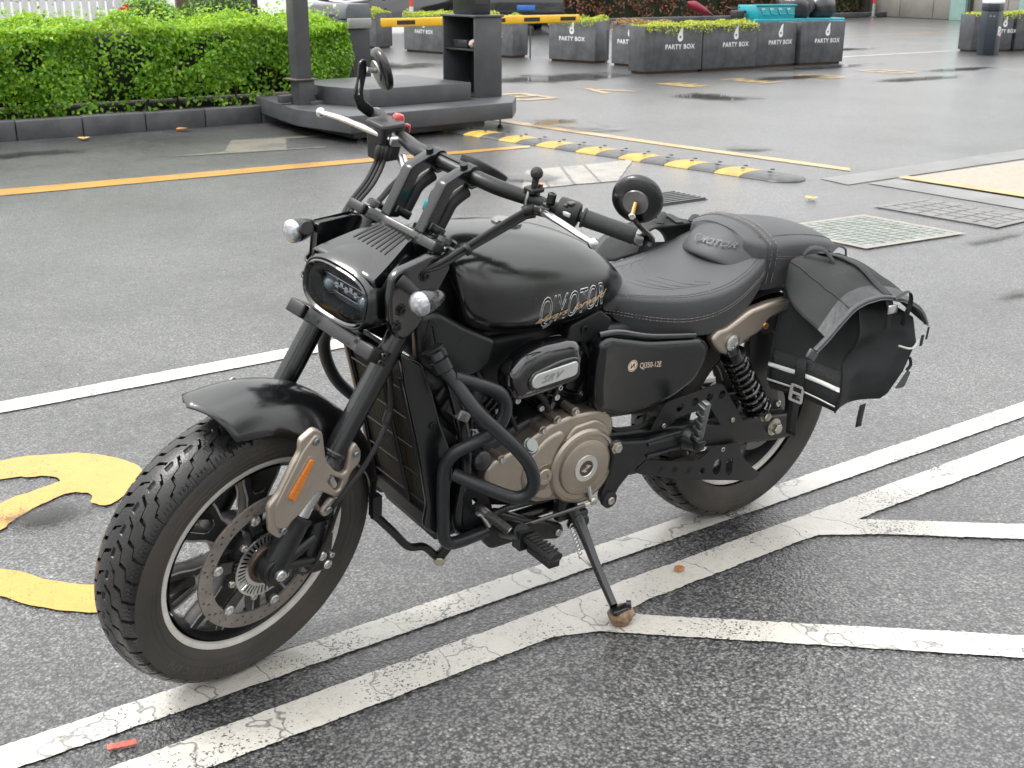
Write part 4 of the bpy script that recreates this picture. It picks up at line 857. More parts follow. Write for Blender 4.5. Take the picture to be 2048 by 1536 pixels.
# brake reservoir on the right
res = part(M().loft([[(x,y,.988) for x,y in rounded([(-.188,.226),(-.134,.226),(-.134,.276),(-.188,.276)],.010)],[(x*1.0,y,1.064) for x,y in rounded([(-.197,.219),(-.128,.219),(-.128,.282),(-.197,.282)],.012)]]), 'brake_reservoir', plas, None, True, bevel=.002)
part(M().loft([[(x,y,1.065) for x,y in rounded([(-.199,.217),(-.126,.217),(-.126,.284),(-.199,.284)],.013)],[(x,y,1.074) for x,y in rounded([(-.196,.220),(-.129,.220),(-.129,.281),(-.196,.281)],.012)]]), 'reservoir_lid', surf('lid_black',(.022,.022,.024),.35), res, True, bevel=.002)
part(M().cyl((-.150,.205,1.004),(-.158,.180,.985),.011,n=16), 'banjo_fitting', silver, res, True)
# cables
part(M().tube([(-.158,.182,.99),(-.172,.18,.968),(-.205,.172,.955),(-.26,.158,.93),(-.335,.145,.915),(-.37,.125,.90)],.0066,8,6), 'brake_hose', rub, None, True)
for k,(dy,r_) in enumerate(((0,.0045),(.012,.004),(.022,.0055))):
    part(M().tube([(-.178-.006*k,.222+dy*.5,1.02),(-.195,.215+dy,.985),(-.235,.198+dy,.955),(-.30,.178+dy*.8,.925),(-.345,.155+dy*.5,.90),(-.365,.12,.87)],r_,8,6), 'control_cable', rub, None, True)
    part(M().lathe([(.006,0),(.0095,.006),(.0095,.022),(.005,.032)],(-.178-.006*k,.222+dy*.5,1.028),(-.25,-.1,-1),10), 'cable_boot', rub, None, True)
for k,(dy,dz,r_) in enumerate(((0,0,.0052),(-.004,-.014,.004),(.012,-.02,.007))):
    part(M().tube([(-.165,-.200,1.040+dz*.7),(-.185,-.185+dy,1.030+dz),(-.235,-.168+dy,1.002+dz),(-.300,-.152+dy,.968+dz*.7),(-.365,-.142+dy,.940+dz*.5),(-.415,-.12,.918),(-.43,-.09,.90)],r_,8,6), 'control_cable', rub, None, True)
part(M().lathe([(.009,0),(.0125,.005),(.0125,.03),(.008,.042)],(-.152,-.205,1.045),(-.45,.35,-.22),12), 'cable_boot', rub, None, True)
part(M().lathe([(.012,-.004),(.0132,-.002),(.0132,.004),(.012,.006)],(-.300,-.152,.960),(-.63,.1,-.32),12), 'cable_tie', plas, None, True)
# round instrument, ball mount, key
sp_ = part(M().lathe([(.030,-.030),(.046,-.026),(.053,-.012),(.054,.004),(.0515,.007)],(-.125,-.015,1.052),(.50,0,.866),40,True), 'instrument', plas, None, True)
part(M().lathe([(.0505,.0066),(.0001,.0066)],(-.125,-.015,1.052),(.50,0,.866),40), 'instrument_glass', gblk, sp_, True)
q0 = bp(-.185)
bm_ = part(M().box(q0+Vector((0,0,.022)),(.036,.026,.010)).box(q0+Vector((0,0,-.018)),(.03,.024,.006)), 'phone_mount', plas, None, True, bevel=.002)
part(M().cyl(q0+Vector((0,0,.026)),q0+Vector((0,0,.045)),.007,n=12).sphere(q0+Vector((0,0,.056)),.0128,20,14), 'mount_ball', surf('ball_rubber',(.016,.016,.017),.55,bump=3,bscale=180), bm_, True)
part(M().tube([q0+Vector((-.016,0,.02)),q0+Vector((-.019,0,0)),q0+Vector((-.012,0,-.016))],.003,8,3).tube([q0+Vector((.016,0,.02)),q0+Vector((.019,0,0)),q0+Vector((.012,0,-.016))],.003,8,3), 'mount_bolt', silver, bm_, True)
part(M().cyl(q0+Vector((.012,-.006,.027)),q0+Vector((.012,-.006,.034)),.005,n=6), 'mount_nut', brass, bm_, True)
part(M().box((-.262,.004,.985),(.010,.016,.026),Matrix.Rotation(.3,3,'X')), 'key_tag', surf('key_tag_cyan',(.02,.55,.62),.4), None, True, bevel=.003)
part(M().tube([(-.262,.004,.997),(-.258,.0,1.02),(-.248,-.002,1.018),(-.252,.002,.995)],.0012,5,5), 'key_ring', silver, None, True)
# bar-end mirrors
def mirror(Cc, nrm, arm, name, label):
    m_ = M().lathe([(.024,-.004),(.0255,.006),(.043,.003),(.0495,-.003),(.0505,-.009),(.049,-.013)],Cc,nrm,40)
    mm = part(m_, name, sblk, None, True, angle=50); tag(mm, label)
    part(M().lathe([(.0255,.0062),(.0245,.0095),(.018,.0085),(.0001,.0085)],Cc,nrm,36), 'back_cap', surf('mirror_cap',(.34,.34,.34),.35,1,var=.1), mm, True)
    part(M().lathe([(.0485,-.0128),(.0001,-.0128)],Cc,nrm,40), 'mirror_glass', surf('mirror_glass',(.8,.82,.84),.02,1), mm, True)
    return mm
nL = Vector((-.891,-.415,-.184)).normalized(); cL = Vector((-.120,-.400,1.122))
mm = mirror(cL, nL, None, 'mirror', 'round bar-end mirror on the left grip, back side visible')
j = cL+nL*.026+Vector((.002,0,-.018)); e0 = Vector((BE.x+.008,-.402,BE.z))
part(M().cyl(cL+nL*.008,j,.0045,n=12), 'ball_stud', brass, mm, True)
part(M().tube([j,j.lerp(e0,.35)+Vector((0,-.004,0)),e0+Vector((0,-.004,.006)),e0+Vector((0,-.002,-.012))],[.0085,.0095,.0125,.013],8,4,flat=.55), 'mirror_arm', sblk, mm, True)
hexbolt(j+Vector((-.006,-.004,.002)),(-.75,-.6,.1),.006,.004,mm,silver,True)
nR = Vector((-.895,.32,-.31)).normalized(); cR = Vector((-.070,.385,1.136))
mm = mirror(cR, nR, None, 'mirror', 'round mirror above the right grip seen almost edge-on')
e1 = Vector((BE.x-.004,.385,BE.z)); j = cR+nR*.032+Vector((0,0,.012))
part(M().cyl(cR+nR*.008,j,.006,n=12), 'ball_stud', silver, mm, True)
# flat slotted arm, drawn in the plane of the mirror's side view
uo = Vector((-1,0,0)); vo = Vector((0,0,1))
am = [(.049,.030),(.060,.022),(.060,-.02),(.068,-.055),(.052,-.085),(.016,-.110),(-.01,-.105),(.006,-.085),(.036,-.066),(.042,-.045),(.036,.0),(.040,.024)]
ah = [(.052,-.015),(.049,-.03),(.050,-.05),(.056,-.052),(.058,-.035),(.057,-.015)]
part(M().raw(curve_mesh([rounded(am,.007),rounded(ah,.003)],.007,.0015), lambda p: Vector((-.070-p.x, .389+p.z-(p.y<-.09)*.0, 1.136+p.y))), 'mirror_arm', sblk, mm, True)
part(M().lathe([(.016,-.012),(.0175,-.009),(.0175,.012),(.015,.015)],e1,(bp(.38)-bp(.28)),20,True), 'arm_clamp', sblk, mm, True)
# ------------------------------------------------------------ tank, seats and body (fixed frame)
from mathutils.bvhtree import BVHTree
def spline_rows(rows, sub):
    P = np.array(rows,float); n = len(P); out = []
    for i in range(n-1):
        a,b,c,d = P[max(i-1,0)],P[i],P[i+1],P[min(i+2,n-1)]
        for k in range(sub):
            t = k/sub; out.append(.5*((2*b)+(c-a)*t+(2*a-5*b+4*c-d)*t*t+(3*b-a-3*c+d)*t**3))
    out.append(P[-1]); return out
def body_ring(xt, xb, zt, zb, hw, nt_=2.3, nb=3.0, k=56, zw=.45):
    """closed section: widest at fraction zw of the height, rounder on top than below"""
    out = []; zm = zb+(zt-zb)*zw
    for i in range(k):
        a = 2*math.pi*i/k; c,s = math.cos(a),math.sin(a); n_ = nt_ if s > 0 else nb
        y = hw*math.copysign(abs(c)**(2/n_),c); z = zm+(zt-zm if s > 0 else zm-zb)*math.copysign(abs(s)**(2/n_),s)
        f = (z-zb)/(zt-zb); out.append((xb+(xt-xb)*f, y, z))
    return out
rows = [(-.288,-.236,.905,.775,.070),(-.287,-.236,.922,.762,.105),(-.272,-.226,.932,.750,.130),(-.235,-.20,.936,.737,.146),(-.17,-.15,.934,.722,.155),(-.09,-.085,.927,.712,.158),(-.01,0,.914,.708,.153),(.07,.075,.893,.713,.141),(.14,.138,.863,.722,.123),(.195,.182,.824,.733,.101),(.235,.205,.790,.744,.078),(.258,.215,.770,.750,.055),(.266,.22,.762,.753,.030)]
rings = [body_ring(r_[0],r_[1],r_[2]+.004,r_[3]-.010,r_[4]*1.02,2.35,2.9) for r_ in spline_rows(rows,5)]
tm_ = M().loft(rings); tank = part(tm_, 'fuel_tank', mblk, None, angle=70); tag(tank, 'matte black fuel tank with outlined lettering')
tbvh = BVHTree.FromPolygons([Vector(v) for v in tm_.v], tm_.f)
def wrap(me, fn, bvh, off=.0006, d=Vector((0,1,0))):
    m = M(); b = len(m.v)
    for v in me.vertices:
        p = fn(v.co); h = bvh.ray_cast(Vector((p.x,-.6,p.z)), d); y = h[0].y if h[0] else p.y
        m.v.append((p.x, y-off-abs(v.co.z), p.z))
    m.f = [tuple(p.vertices) for p in me.polygons]; m.mi = [0]*len(m.f); return m
tx = text_mesh('QJMOTOR', .088, outline=.0010, spacing=1.0)
def tank_fn(p):  # condensed outlined capitals, shrinking slightly to the rear
    u = p.x/.420; return Vector((-.074+.200*u, -.15, .744+p.y*(1-.16*u)*1.05+.010*u))
wx = max(v.co.x for v in tx.vertices); tank_fn2 = lambda p: tank_fn(Vector((p.x/wx*.420,p.y,p.z)))
wrap(tx, tank_fn2, tbvh, .0004).build('outlined_lettering', surf('letter_outline',(.75,.76,.77),.6), tank, smooth=False)
tx2 = text_mesh('QJMOTOR', .088, spacing=1.0)
wrap(tx2, tank_fn2, tbvh, .0002).build('letter_fill', surf('letter_fill',(.006,.0065,.007),.25), tank, smooth=False)
ts = text_mesh('always  forward', .030, shear=.5, bold=.0005); w2 = max(v.co.x for v in ts.vertices)
wrap(ts, lambda p: Vector((-.080+.212*p.x/w2, -.15, .748+p.y*.72+.026*p.x/w2)), tbvh, .0018).build('script_lettering', gold, tank, smooth=False)
part(M().lathe([(.034,0),(.034,.006),(.030,.010),(.02,.011),(.0001,.011)],(-.06,0,.925),(.1,0,1),32), 'filler_cap', surf('filler_cap',(.25,.25,.25),.25,1), tank)
# inlet panel below the tank front
pn = [(-.355,.80),(-.30,.80),(-.235,.758),(-.150,.712),(-.165,.655),(-.20,.640),(-.27,.640),(-.345,.69)]
for s_ in (-1,1): part(yplate([rounded(pn,.015)], s_*.105, .03, .011, res=2), 'side_panel', surf('panel_satin',(.016,.0165,.018),.3,var=.1), None, angle=45)
part(M().prism([(-.30,.93),(-.22,.93),(-.20,.74),(-.24,.66),(-.30,.66),(-.34,.78)],-.075,.075), 'head_frame', fblk, None, bevel=.01)
part(yplate([rounded([(.045,.71),(.13,.735),(.17,.705),(.155,.675),(.10,.66),(.04,.675)],.01)],-.105,.03,.004), 'rear_tank_cover', plas, None)
hexbolt((.085,-.121,.697),(0,-1,0),.009,.004,None,surf('black_bolt',(.03,.03,.032),.3,.8))
# rider seat
def seat_ring(x, hw, zc, ze, zb, crown=.012, k=18):
    """open-bottomed section: padded top, piping edge, skirt"""
    o = []
    for i in range(k+1):
        u = -1+2*i/k; o.append((x, u*hw, ze+(zc-ze)*(1-abs(u)**2.6)))
    sk = [(1.03,-.010),(1.05,-.030)]
    L_ = [(x,-hw*a,ze+d) for a,d in sk]+[(x,-hw*1.03,ze+(zb-ze)*.62),(x,-hw*.97,zb)]; R_ = [(x,-p[1],p[2]) for p in L_]
    return L_[::-1]+o+R_
srows = [(.178,.070,.752,.742,.712),(.205,.083,.755,.742,.690),(.25,.104,.753,.739,.660),(.31,.128,.747,.735,.644),(.38,.146,.744,.732,.636),(.45,.154,.747,.735,.630),(.51,.154,.757,.744,.634),(.565,.148,.775,.760,.655),(.61,.138,.800,.780,.688),(.645,.126,.815,.795,.715)]
sr = spline_rows(srows,5); sm = M().loft([seat_ring(*r_) for r_ in sr], caps=True); seat = part(sm, 'rider_seat', seatm, None, angle=60); tag(seat, 'dark grey leather rider seat with stitched seams')
sb = BVHTree.FromPolygons([Vector(v) for v in sm.v], sm.f)
def on_seat(pts, bvh, off=.0012):
    out = []
    for (x,y) in pts:
        h = bvh.ray_cast(Vector((x,y,1.2)), Vector((0,0,-1))); out.append(Vector((x,y,(h[0].z if h[0] else .75)+off)))
    return out
def stitch_line(P3, par, mat=stitch, ln=.0055, gap=.0035, r=.0008, name='stitching'):
    m = M(); acc = 0; P = catmull(P3,8); d = 0
    for a,b in zip(P,P[1:]):
        L_ = (b-a).length; 
        if (d//(ln+gap)) != ((d+L_)//(ln+gap)) or True:
            ph = d % (ln+gap)
            if ph < ln: m.tube([a,b],r,4,1,caps=False)
        d += L_
    o = part(m, name, mat, par); o['kind'] = 'stuff'; return o
def dense_line(P3, n): return catmull(P3, n)
for s_ in (-1,1):
    for off in (.96,.90):
        P = []
        for r_ in sr[3:-2:2]: P.append((r_[0], s_*r_[1]*off))
        stitch_line(on_seat(P,sb), seat, stitchd)
    for dz in (0,-.007):
        P = [Vector((r_[0], s_*(r_[1]*1.048+.0012), r_[3]-.030+dz-.018*math.sin(math.pi*min(1,max(0,(r_[0]-.18)/.4))))) for r_ in sr[1:-1:2]]
        stitch_line(P, seat, stitch)
for k in range(4):
    for s_ in (-1,1):
        x0 = .285+.034*k; P = [(x0,s_*.02),(x0+.014,s_*.05),(x0+.04,s_*(.075+.006*k)),(x0+.078,s_*(.094+.006*k)),(x0+.090,s_*(.092+.006*k)),(x0+.062,s_*(.066+.006*k))]
        part(M().tube(on_seat(P,sb,.0001),.0008,5,5), 'embossed_line', surf('emboss',(.075,.077,.08),.5), seat)
# lumbar pad and pillion seat
lrows = []
for i in range(13):
    u = -1+2*i/12; y = u*.134; c_ = 1-abs(u)**2.2; x0 = .528+.080*u*u; z0 = .774-.030*u*u-.02*abs(u)**6; xt = .612+.040*u*u; zt = .852-.058*abs(u)**2.4
    lrows.append([(x0+.006,y,z0-.008),(x0-.003,y,z0+.008),(x0+(xt-x0)*.33-.010*c_,y,z0+(zt-z0)*.42),(x0+(xt-x0)*.70-.008*c_,y,z0+(zt-z0)*.80),(xt,y,zt),(xt+.03,y,zt-.004),(xt+.04,y,z0-.01)])
lm = M().loft(lrows, caps=True); lum = part(lm, 'lumbar_pad', seatm, None, subsurf=2)
lb = BVHTree.FromPolygons([Vector(v) for v in lm.v], lm.f)
tq = text_mesh('QJMOTOR', .024, shear=.2, spacing=1.1, bold=.0006, align='CENTER')
def pad_fn(p):
    y = -.022-p.x*.95; o_ = Vector((.3,y,.808+p.y*.75)); h = lb.ray_cast(o_, Vector((1,0,0))); q = h[0] if h[0] else o_; return q+Vector((-.0065,0,.002))
M().raw(tq, pad_fn).build('embossed_lettering', surf('emboss_text',(.10,.105,.11),.45), lum, smooth=False)
prow = [(.600,.088,.868,.846,.745),(.625,.118,.874,.842,.722),(.66,.127,.874,.838,.712),(.73,.122,.868,.834,.712),(.80,.115,.860,.828,.726),(.87,.107,.848,.818,.748),(.93,.096,.832,.806,.770),(.98,.080,.812,.794,.778),(1.012,.055,.796,.786,.778),(1.022,.03,.788,.784,.780)]
prow = [(.60+(r_[0]-.60)*.915,r_[1],r_[2]-.020,r_[3]-.018,r_[4]-.008) for r_ in prow]; pr_ = spline_rows(prow,4); pm_ = M().loft([seat_ring(*r_) for r_ in pr_], caps=True); pill = part(pm_, 'pillion_seat', seatm, None, angle=60); tag(pill, 'dark grey leather pillion seat with pale double stitching')
pb = BVHTree.FromPolygons([Vector(v) for v in pm_.v], pm_.f)
for s_ in (-1,1):
    for dz in (0,-.006): stitch_line([Vector((r_[0], s_*(r_[1]*1.045+.0012), r_[3]-.016+dz-.02*math.sin(math.pi*min(1,max(0,(r_[0]-.60)/.42))))) for r_ in pr_[8:-6:2]], pill, stitch)
    stitch_line(on_seat([(r_[0], s_*r_[1]*.80) for r_ in pr_[6:-5:2]],pb), pill, stitchd)
band = part(M().loft([[(x+.30*(.87-p[2])*0,p[1]*f,p[2]*1.0+(.0035 if f > 1 else 0)) for p in seat_ring(.652,.127,.854,.820,.704)] for x,f in ((.643,1.0),(.645,1.02),(.672,1.02),(.674,1.0))], caps=False), 'seat_strap', seat2, None)
for x in (.649,.668): stitch_line([Vector((x,u*.131,.8245+.036*(1-abs(u)**2.6))) for u in np.linspace(-1,1,9)], band, stitch)
for s_ in (-1,1):
    for x in (.649,.668): stitch_line([Vector((x,s_*.1375,.812)),Vector((x,s_*.1375,.775)),Vector((x,s_*.132,.72))], band, stitch)
# tail, rear fender, lamp
m = M(); rings = []
for i in range(25):
    a = R(150-150*i/24); ring = []
    for j in range(13):
        u = -1+2*j/12; rr = .385-.03*abs(u)**3; ring.append((RA.x+rr*math.cos(a), u*.098, RA.z+rr*math.sin(a)))
    rings.append(ring)
o = part(m.loft(rings,caps=False,closed=False), 'rear_fender', plas, None, angle=80); sdm = o.modifiers.new('solid','SOLIDIFY'); sdm.thickness = .004
part(M().loft([ring_x(.82,.725,.06,.03,3),ring_x(.90,.735,.055,.024,3),ring_x(.955,.745,.045,.018,3)]), 'tail_cowl', surf('tail_silver',(.16,.16,.165),.35,.6), None)
part(M().loft([ring_x(.956,.745,.043,.016,3),ring_x(.966,.745,.04,.013,3)]), 'tail_lamp', surf('tail_red',(.3,.01,.01),.2,coat=1), None)
# sub-frame rails (bronze) with shock mounts
sf = [(.452,.618),(.475,.640),(.50,.640),(.575,.675),(.64,.684),(.90,.690),(.90,.664),(.70,.652),(.645,.640),(.628,.612),(.572,.597),(.548,.575),(.520,.566),(.490,.578)]
for s_ in (-1,1):
    r_ = part(yplate([rounded(sf,.014)], s_*.150, .030, .009, res=2), 'subframe_rail', bronze, None, angle=45)
    part(yplate([rounded([(.62,.652),(.71,.655),(.71,.60),(.645,.595)],.012)], s_*.142,.016,.003), 'rail_gusset', plas, r_)
    part(M().lathe([(.021,0),(.021,.004),(.018,.006),(.012,.006),(.011,.003),(.0001,.003)],(.524,s_*.166,.601),(0,s_,0),28), 'shock_bolt', silver, r_)
    hexbolt((.636,s_*.152,.626),(0,s_,0),.0095,.016,r_,brass,socket=True)
    # shock absorber
    a,b = Vector((.527,s_*.152,.590)),Vector((.680,s_*.152,.372)); ax = (b-a).normalized()
    sh = part(M().cyl(a,a+ax*.05,.024,.020,20).cyl(a+ax*.05,b-ax*.02,.013,n=16).cyl(b-ax*.05,b,.02,.019,18).lathe([(.016,-.03),(.0375,-.028),(.0375,-.022),(.016,-.018)],b,ax,28).lathe([(.016,.035),(.033,.037),(.033,.043),(.016,.047)],a,ax,28), 'shock_absorber', gblk, None)
    m = M(); L_ = (b-a).length-.078; pts = []; x_,y_ = frame_for(ax); turns = 8.5
    for i in range(int(turns*20)+1):
        t = i/20; f = t/turns; r0 = .0275+.0035*f; pts.append(a+ax*(.048+L_*(f**1.12))+x_*(r0*math.cos(2*math.pi*t))+y_*(r0*math.sin(2*math.pi*t)))
    part(m.tube(pts,.0052,8,1), 'spring', gblk, sh)
    hexbolt(b+Vector((0,s_*.016,0)),(0,s_,0),.014,.018,sh,bolt,socket=False)
# side covers
sc = [(.100,.672),(.128,.686),(.26,.652),(.425,.630),(.452,.606),(.449,.572),(.420,.520),(.345,.486),(.28,.474),(.18,.472),(.112,.505),(.100,.56)]
for s_ in (-1,1):
    c_ = part(yplate([rounded(sc,.022,5)], s_*.143, .05, .018, res=4), 'side_cover', sblk, None, angle=60)
    if s_ < 0:
        tag(c_, 'black side cover with gold badge and model number')
        t_ = text_mesh('QJ350-12E', .0195, spacing=1.02, bold=.0002)
        M().raw(t_, lambda p: Vector((.2225+p.x*.78,-.1688,.5935+p.y-.10*p.x)), 0).build('model_number', cream, c_, smooth=False)
        dd = curve_mesh([circle(.0145,32),circle(.0128,32)],0); M().raw(dd, lambda p: Vector((.2005+p.x,-.1689,.6035+p.y))).build('badge_ring', cream, c_, smooth=False)
        dd = curve_mesh([circle(.0115,28),[(-.006,-.006),(-.006,.005),(-.0035,.005),(-.0035,-.002),(.003,.006),(.006,.006),(.006,-.006),(.0035,-.006),(.0035,.001),(-.003,-.006)]],0); M().raw(dd, lambda p: Vector((.2005+p.x,-.1689,.6035+p.y))).build('badge', cream, c_, smooth=False)
    part(M().tube([(.105,s_*.150,.690),(.16,s_*.154,.688),(.26,s_*.156,.662),(.40,s_*.156,.640)],.0075,10,6), 'cover_trim', gblk, c_)
part(M().box((.28,0,.58),(.36,.20,.20)), 'airbox', plas, None, bevel=.02)
# swingarm
sw_ = [(.165,.425),(.305,.405),(.45,.385),(.546,.366),(.800,.334),(.835,.330),(.852,.312),(.853,.270),(.838,.258),(.784,.260),(.54,.300),(.40,.318),(.17,.345)]
for s_ in (-1,1):
    a_ = part(yplate([rounded(sw_,.012)], s_*.122, .034, .008, res=2), 'swingarm', fblk, None, angle=45)
    hexbolt((RA.x+.018,s_*.139,RA.z-.018),(0,s_,0),.0165,.022,a_,bolt,socket=False); 
    part(M().cyl((RA.x+.018,s_*.139,RA.z-.018),(RA.x+.018,s_*.143,RA.z-.018),.024,n=24), 'washer', bolt, a_)
part(M().box((.45,0,.38),(.06,.20,.05)), 'swingarm_bridge', fblk, None, bevel=.01)
# chain guards with drilled holes
gu = [(.303,.405),(.338,.470),(.36,.474),(.515,.486),(.535,.480),(.630,.357),(.60,.352),(.545,.366),(.528,.388),(.503,.420),(.48,.424),(.392,.423),(.375,.410),(.352,.398)]
gh = [circle(.0115,18,c_) for c_ in ((.392,.448),(.442,.452),(.492,.455),(.535,.452))]
ug = part(yplate([rounded(gu,.006)]+gh, -.146, .004, .0006), 'chain_guard', plas, None, smooth=False); tag(ug, 'upper drilled chain guard')
gl_ = [(.262,.306),(.296,.330),(.335,.318),(.44,.288),(.478,.281),(.503,.292),(.522,.309),(.622,.300),(.632,.272),(.655,.240),(.690,.208),(.720,.186),(.722,.176),(.695,.167),(.52,.215),(.40,.250),(.28,.294)]
lh = [circle(.0095,16,c_) for c_ in ((.345,.292),(.398,.277),(.450,.262),(.500,.247))]+[rounded([(.537,.262),(.552,.268),(.566,.258),(.566,.228),(.553,.219),(.538,.232)],.005),rounded([(.585,.252),(.606,.262),(.612,.214),(.598,.205),(.586,.214)],.005)]
lg = part(yplate([rounded(gl_,.006)]+lh, -.150, .004, .0006), 'chain_guard', plas, None, smooth=False); tag(lg, 'lower drilled chain guard plate')
for q in ((.343,.410),(.585,.372),(.565,.292)): hexbolt((q[0],-.149,q[1]),(0,-1,0),.007,.004,ug if q[1] > .35 else lg,bolt)
chn = M()
for zz,n_ in ((.445,24),(.255,24)): pass
part(M().box((.42,-.098,.43),(.58,.012,.016),Matrix.Rotation(R(6),3,'Y')).box((.42,-.098,.265),(.58,.012,.016),Matrix.Rotation(R(4),3,'Y')), 'drive_chain', surf('chain',(.09,.085,.08),.45,.8,bump=3,bscale=90), None)
part(M().prism([(.64,.62),(.72,.62),(.80,.36),(.80,.34),(.75,.345),(.66,.50)],-.112,-.108), 'number_bracket', plas, None, bevel=.001)
# rear foot-peg bracket (left)
br = [(.150,.412),(.172,.425),(.20,.412),(.27,.398),(.385,.398),(.412,.388),(.416,.360),(.40,.348),(.27,.345),(.232,.325),(.195,.290),(.182,.262),(.165,.252),(.148,.258),(.142,.280),(.160,.33),(.163,.38)]
for s_ in (-1,1):
    b_ = part(yplate([rounded(br,.010)], s_*.165, .022, .006, res=2), 'peg_bracket', fblk, None, angle=45)
    part(M().tube([(.27,s_*.178,.388),(.33,s_*.179,.389),(.38,s_*.178,.388)],.004,8,3).tube([(.27,s_*.178,.358),(.33,s_*.179,.357),(.38,s_*.178,.358)],.004,8,3), 'rib', fblk, b_)
    part(M().lathe([(.034,0),(.031,.012),(.024,.030),(.021,.044)],(.405,s_*.172,.373),(0,s_,0),28,True), 'peg_pivot', sblk, b_)
    hexbolt((.172,s_*.175,.404),(0,s_,0),.013,.011,b_,bolt,socket=False); 
    part(M().lathe([(.021,0),(.021,.012),(.013,.014)],(.164,s_*.170,.268),(0,s_,0),24,True), 'link_boss', rub, b_); hexbolt((.164,s_*.183,.268),(0,s_,0),.010,.006,b_,bolt)
    p0 = Vector((.398,s_*.215,.385)); p1 = Vector((.378,s_*.245,.505)); ax = (p1-p0).normalized(); e_ = Vector((1,0,0)); f_ = ax.cross(e_).normalized(); m = M()
    rot = Matrix((e_,f_,ax)).transposed()
    m.box((p0+p1)/2,(.016,.020,(p1-p0).length),rot); 
    pg = part(m, 'passenger_peg', surf('peg_alloy',(.20,.205,.21),.4,.9), None, bevel=.002)
    for k in range(5): part(M().box(p0.lerp(p1,.12+.19*k)-e_*.011,(.010,.024,.011),rot), 'peg_tooth', surf('peg_alloy',(.20,.205,.21),.4,.9), pg, bevel=.001)
    part(M().box(p0-ax*.006,(.026,.034,.03),rot), 'peg_knuckle', fblk, pg, bevel=.004)
# ------------------------------------------------------------ engine
part(M().prism([(-.20,.40),(-.16,.47),(-.05,.50),(.14,.505),(.18,.45),(.18,.33),(.12,.275),(-.05,.275),(-.17,.31)],-.115,.12), 'crankcase', fblk, None, bevel=.012)
ec = [(-.187,.402),(-.182,.424),(-.166,.439),(-.10,.458),(-.02,.494),(.04,.505),(.130,.503),(.158,.490),(.176,.458),(.174,.428),(.162,.414),(.175,.365),(.164,.308),(.114,.288),(.036,.292),(-.04,.303),(-.085,.330),(-.125,.345),(-.17,.370)]
cs = part(yplate([rounded(ec,.012)], -.132, .046, .008, res=2), 'clutch_cover', bronze, None, angle=45); tag(cs, 'bronze engine side cover')
part(yplate([rounded([(-.072,.432),(-.02,.472),(.02,.478),(.028,.455),(.005,.425),(-.004,.37),(.012,.322),(-.0,.303),(-.04,.312),(-.082,.345),(-.088,.385)],.018)], -.153, .018, .008, res=2), 'raised_panel', bronze, cs, angle=50)
part(yplate([rounded([(-.06,.372),(-.045,.40),(-.012,.405),(-.010,.36),(-.018,.338),(-.055,.338),(-.066,.355)],.012)], -.1605, .006, .002), 'inner_panel', surf('bronze_dark',(.24,.185,.135),.42,.85,var=.08), cs, angle=50)
part(M().lathe([(.0205,0),(.0205,.004),(.0185,.006),(.010,.006),(.009,.003),(.0001,.003)],(-.029,-.163,.373),(0,-1,0),28), 'timing_plug', bronze, cs)
part(yplate([rounded([(.025,.445),(.05,.478),(.115,.484),(.15,.462),(.165,.43),(.10,.43)],.012)],-.156,.012,.005), 'top_panel', bronze, cs, angle=50)
rc = Vector((.083,-.152,.372))
rnd = part(M().lathe([(.0945,0),(.0945,.012),(.090,.018),(.0835,.0195),(.082,.016),(.071,.016),(.0695,.022),(.066,.024),(.0001,.024)],rc,(0,-1,0),64), 'round_cover', bronze, cs, angle=30)
part(M().lathe([(.0335,.0242),(.0325,.0268),(.0205,.0268),(.0195,.0255)],rc,(0,-1,0),48), 'silver_ring', silver, rnd)
part(M().lathe([(.0190,.0245),(.0001,.0245)],rc,(0,-1,0),36), 'ring_centre', surf('ring_brown',(.13,.095,.07),.35,.9), rnd)
part(M().raw(curve_mesh([[(-.014,-.004),(-.004,-.009),(.002,-.009),(-.001,-.004),(.014,.004),(.004,.009),(-.002,.009),(.001,.004)],[(-.005,-.003),(.005,.003),(.003,-.003)]],.002), lambda p: rc+Vector((p.x,-.0258-p.z,p.y))), 'emblem', silver, rnd, smooth=False)
def arc_text(txt, r0, a_mid, size, up_=1):
    me = text_mesh(txt,size,align='CENTER',spacing=1.1); 
    return M().raw(me, lambda p: rc+Vector(((r0+up_*p.y)*math.cos(a_mid-up_*p.x/r0), -.0246, (r0+up_*p.y)*math.sin(a_mid-up_*p.x/r0))))
eng = surf('engraved',(.50,.42,.33),.4,.6)
arc_text('QJMOTOR',.0505,R(90),.0115).build('engraved_text', eng, rnd, smooth=False); arc_text('ALWAYS FORWARD',.058,R(-80),.0105,-1).build('engraved_text', eng, rnd, smooth=False)
for q in ((-.145,.437),(-.035,.483),(.055,.510),(.14,.497),(.005,.500)):
    part(M().cyl((q[0],-.11,q[1]+.004),(q[0],-.153,q[1]+.004),.0105,n=14), 'bolt_boss', bronze, cs); hexbolt((q[0],-.153,q[1]+.004),(0,-1,0),.0072,.008,cs,silver)
part(M().lathe([(.021,0),(.021,.008),(.018,.012),(.015,.012),(.0145,.018),(.0001,.018)],(-.068,-.148,.452),(0,-.8,.6),20), 'oil_cap', surf('oil_cap',(.28,.30,.29),.3,.8), cs)
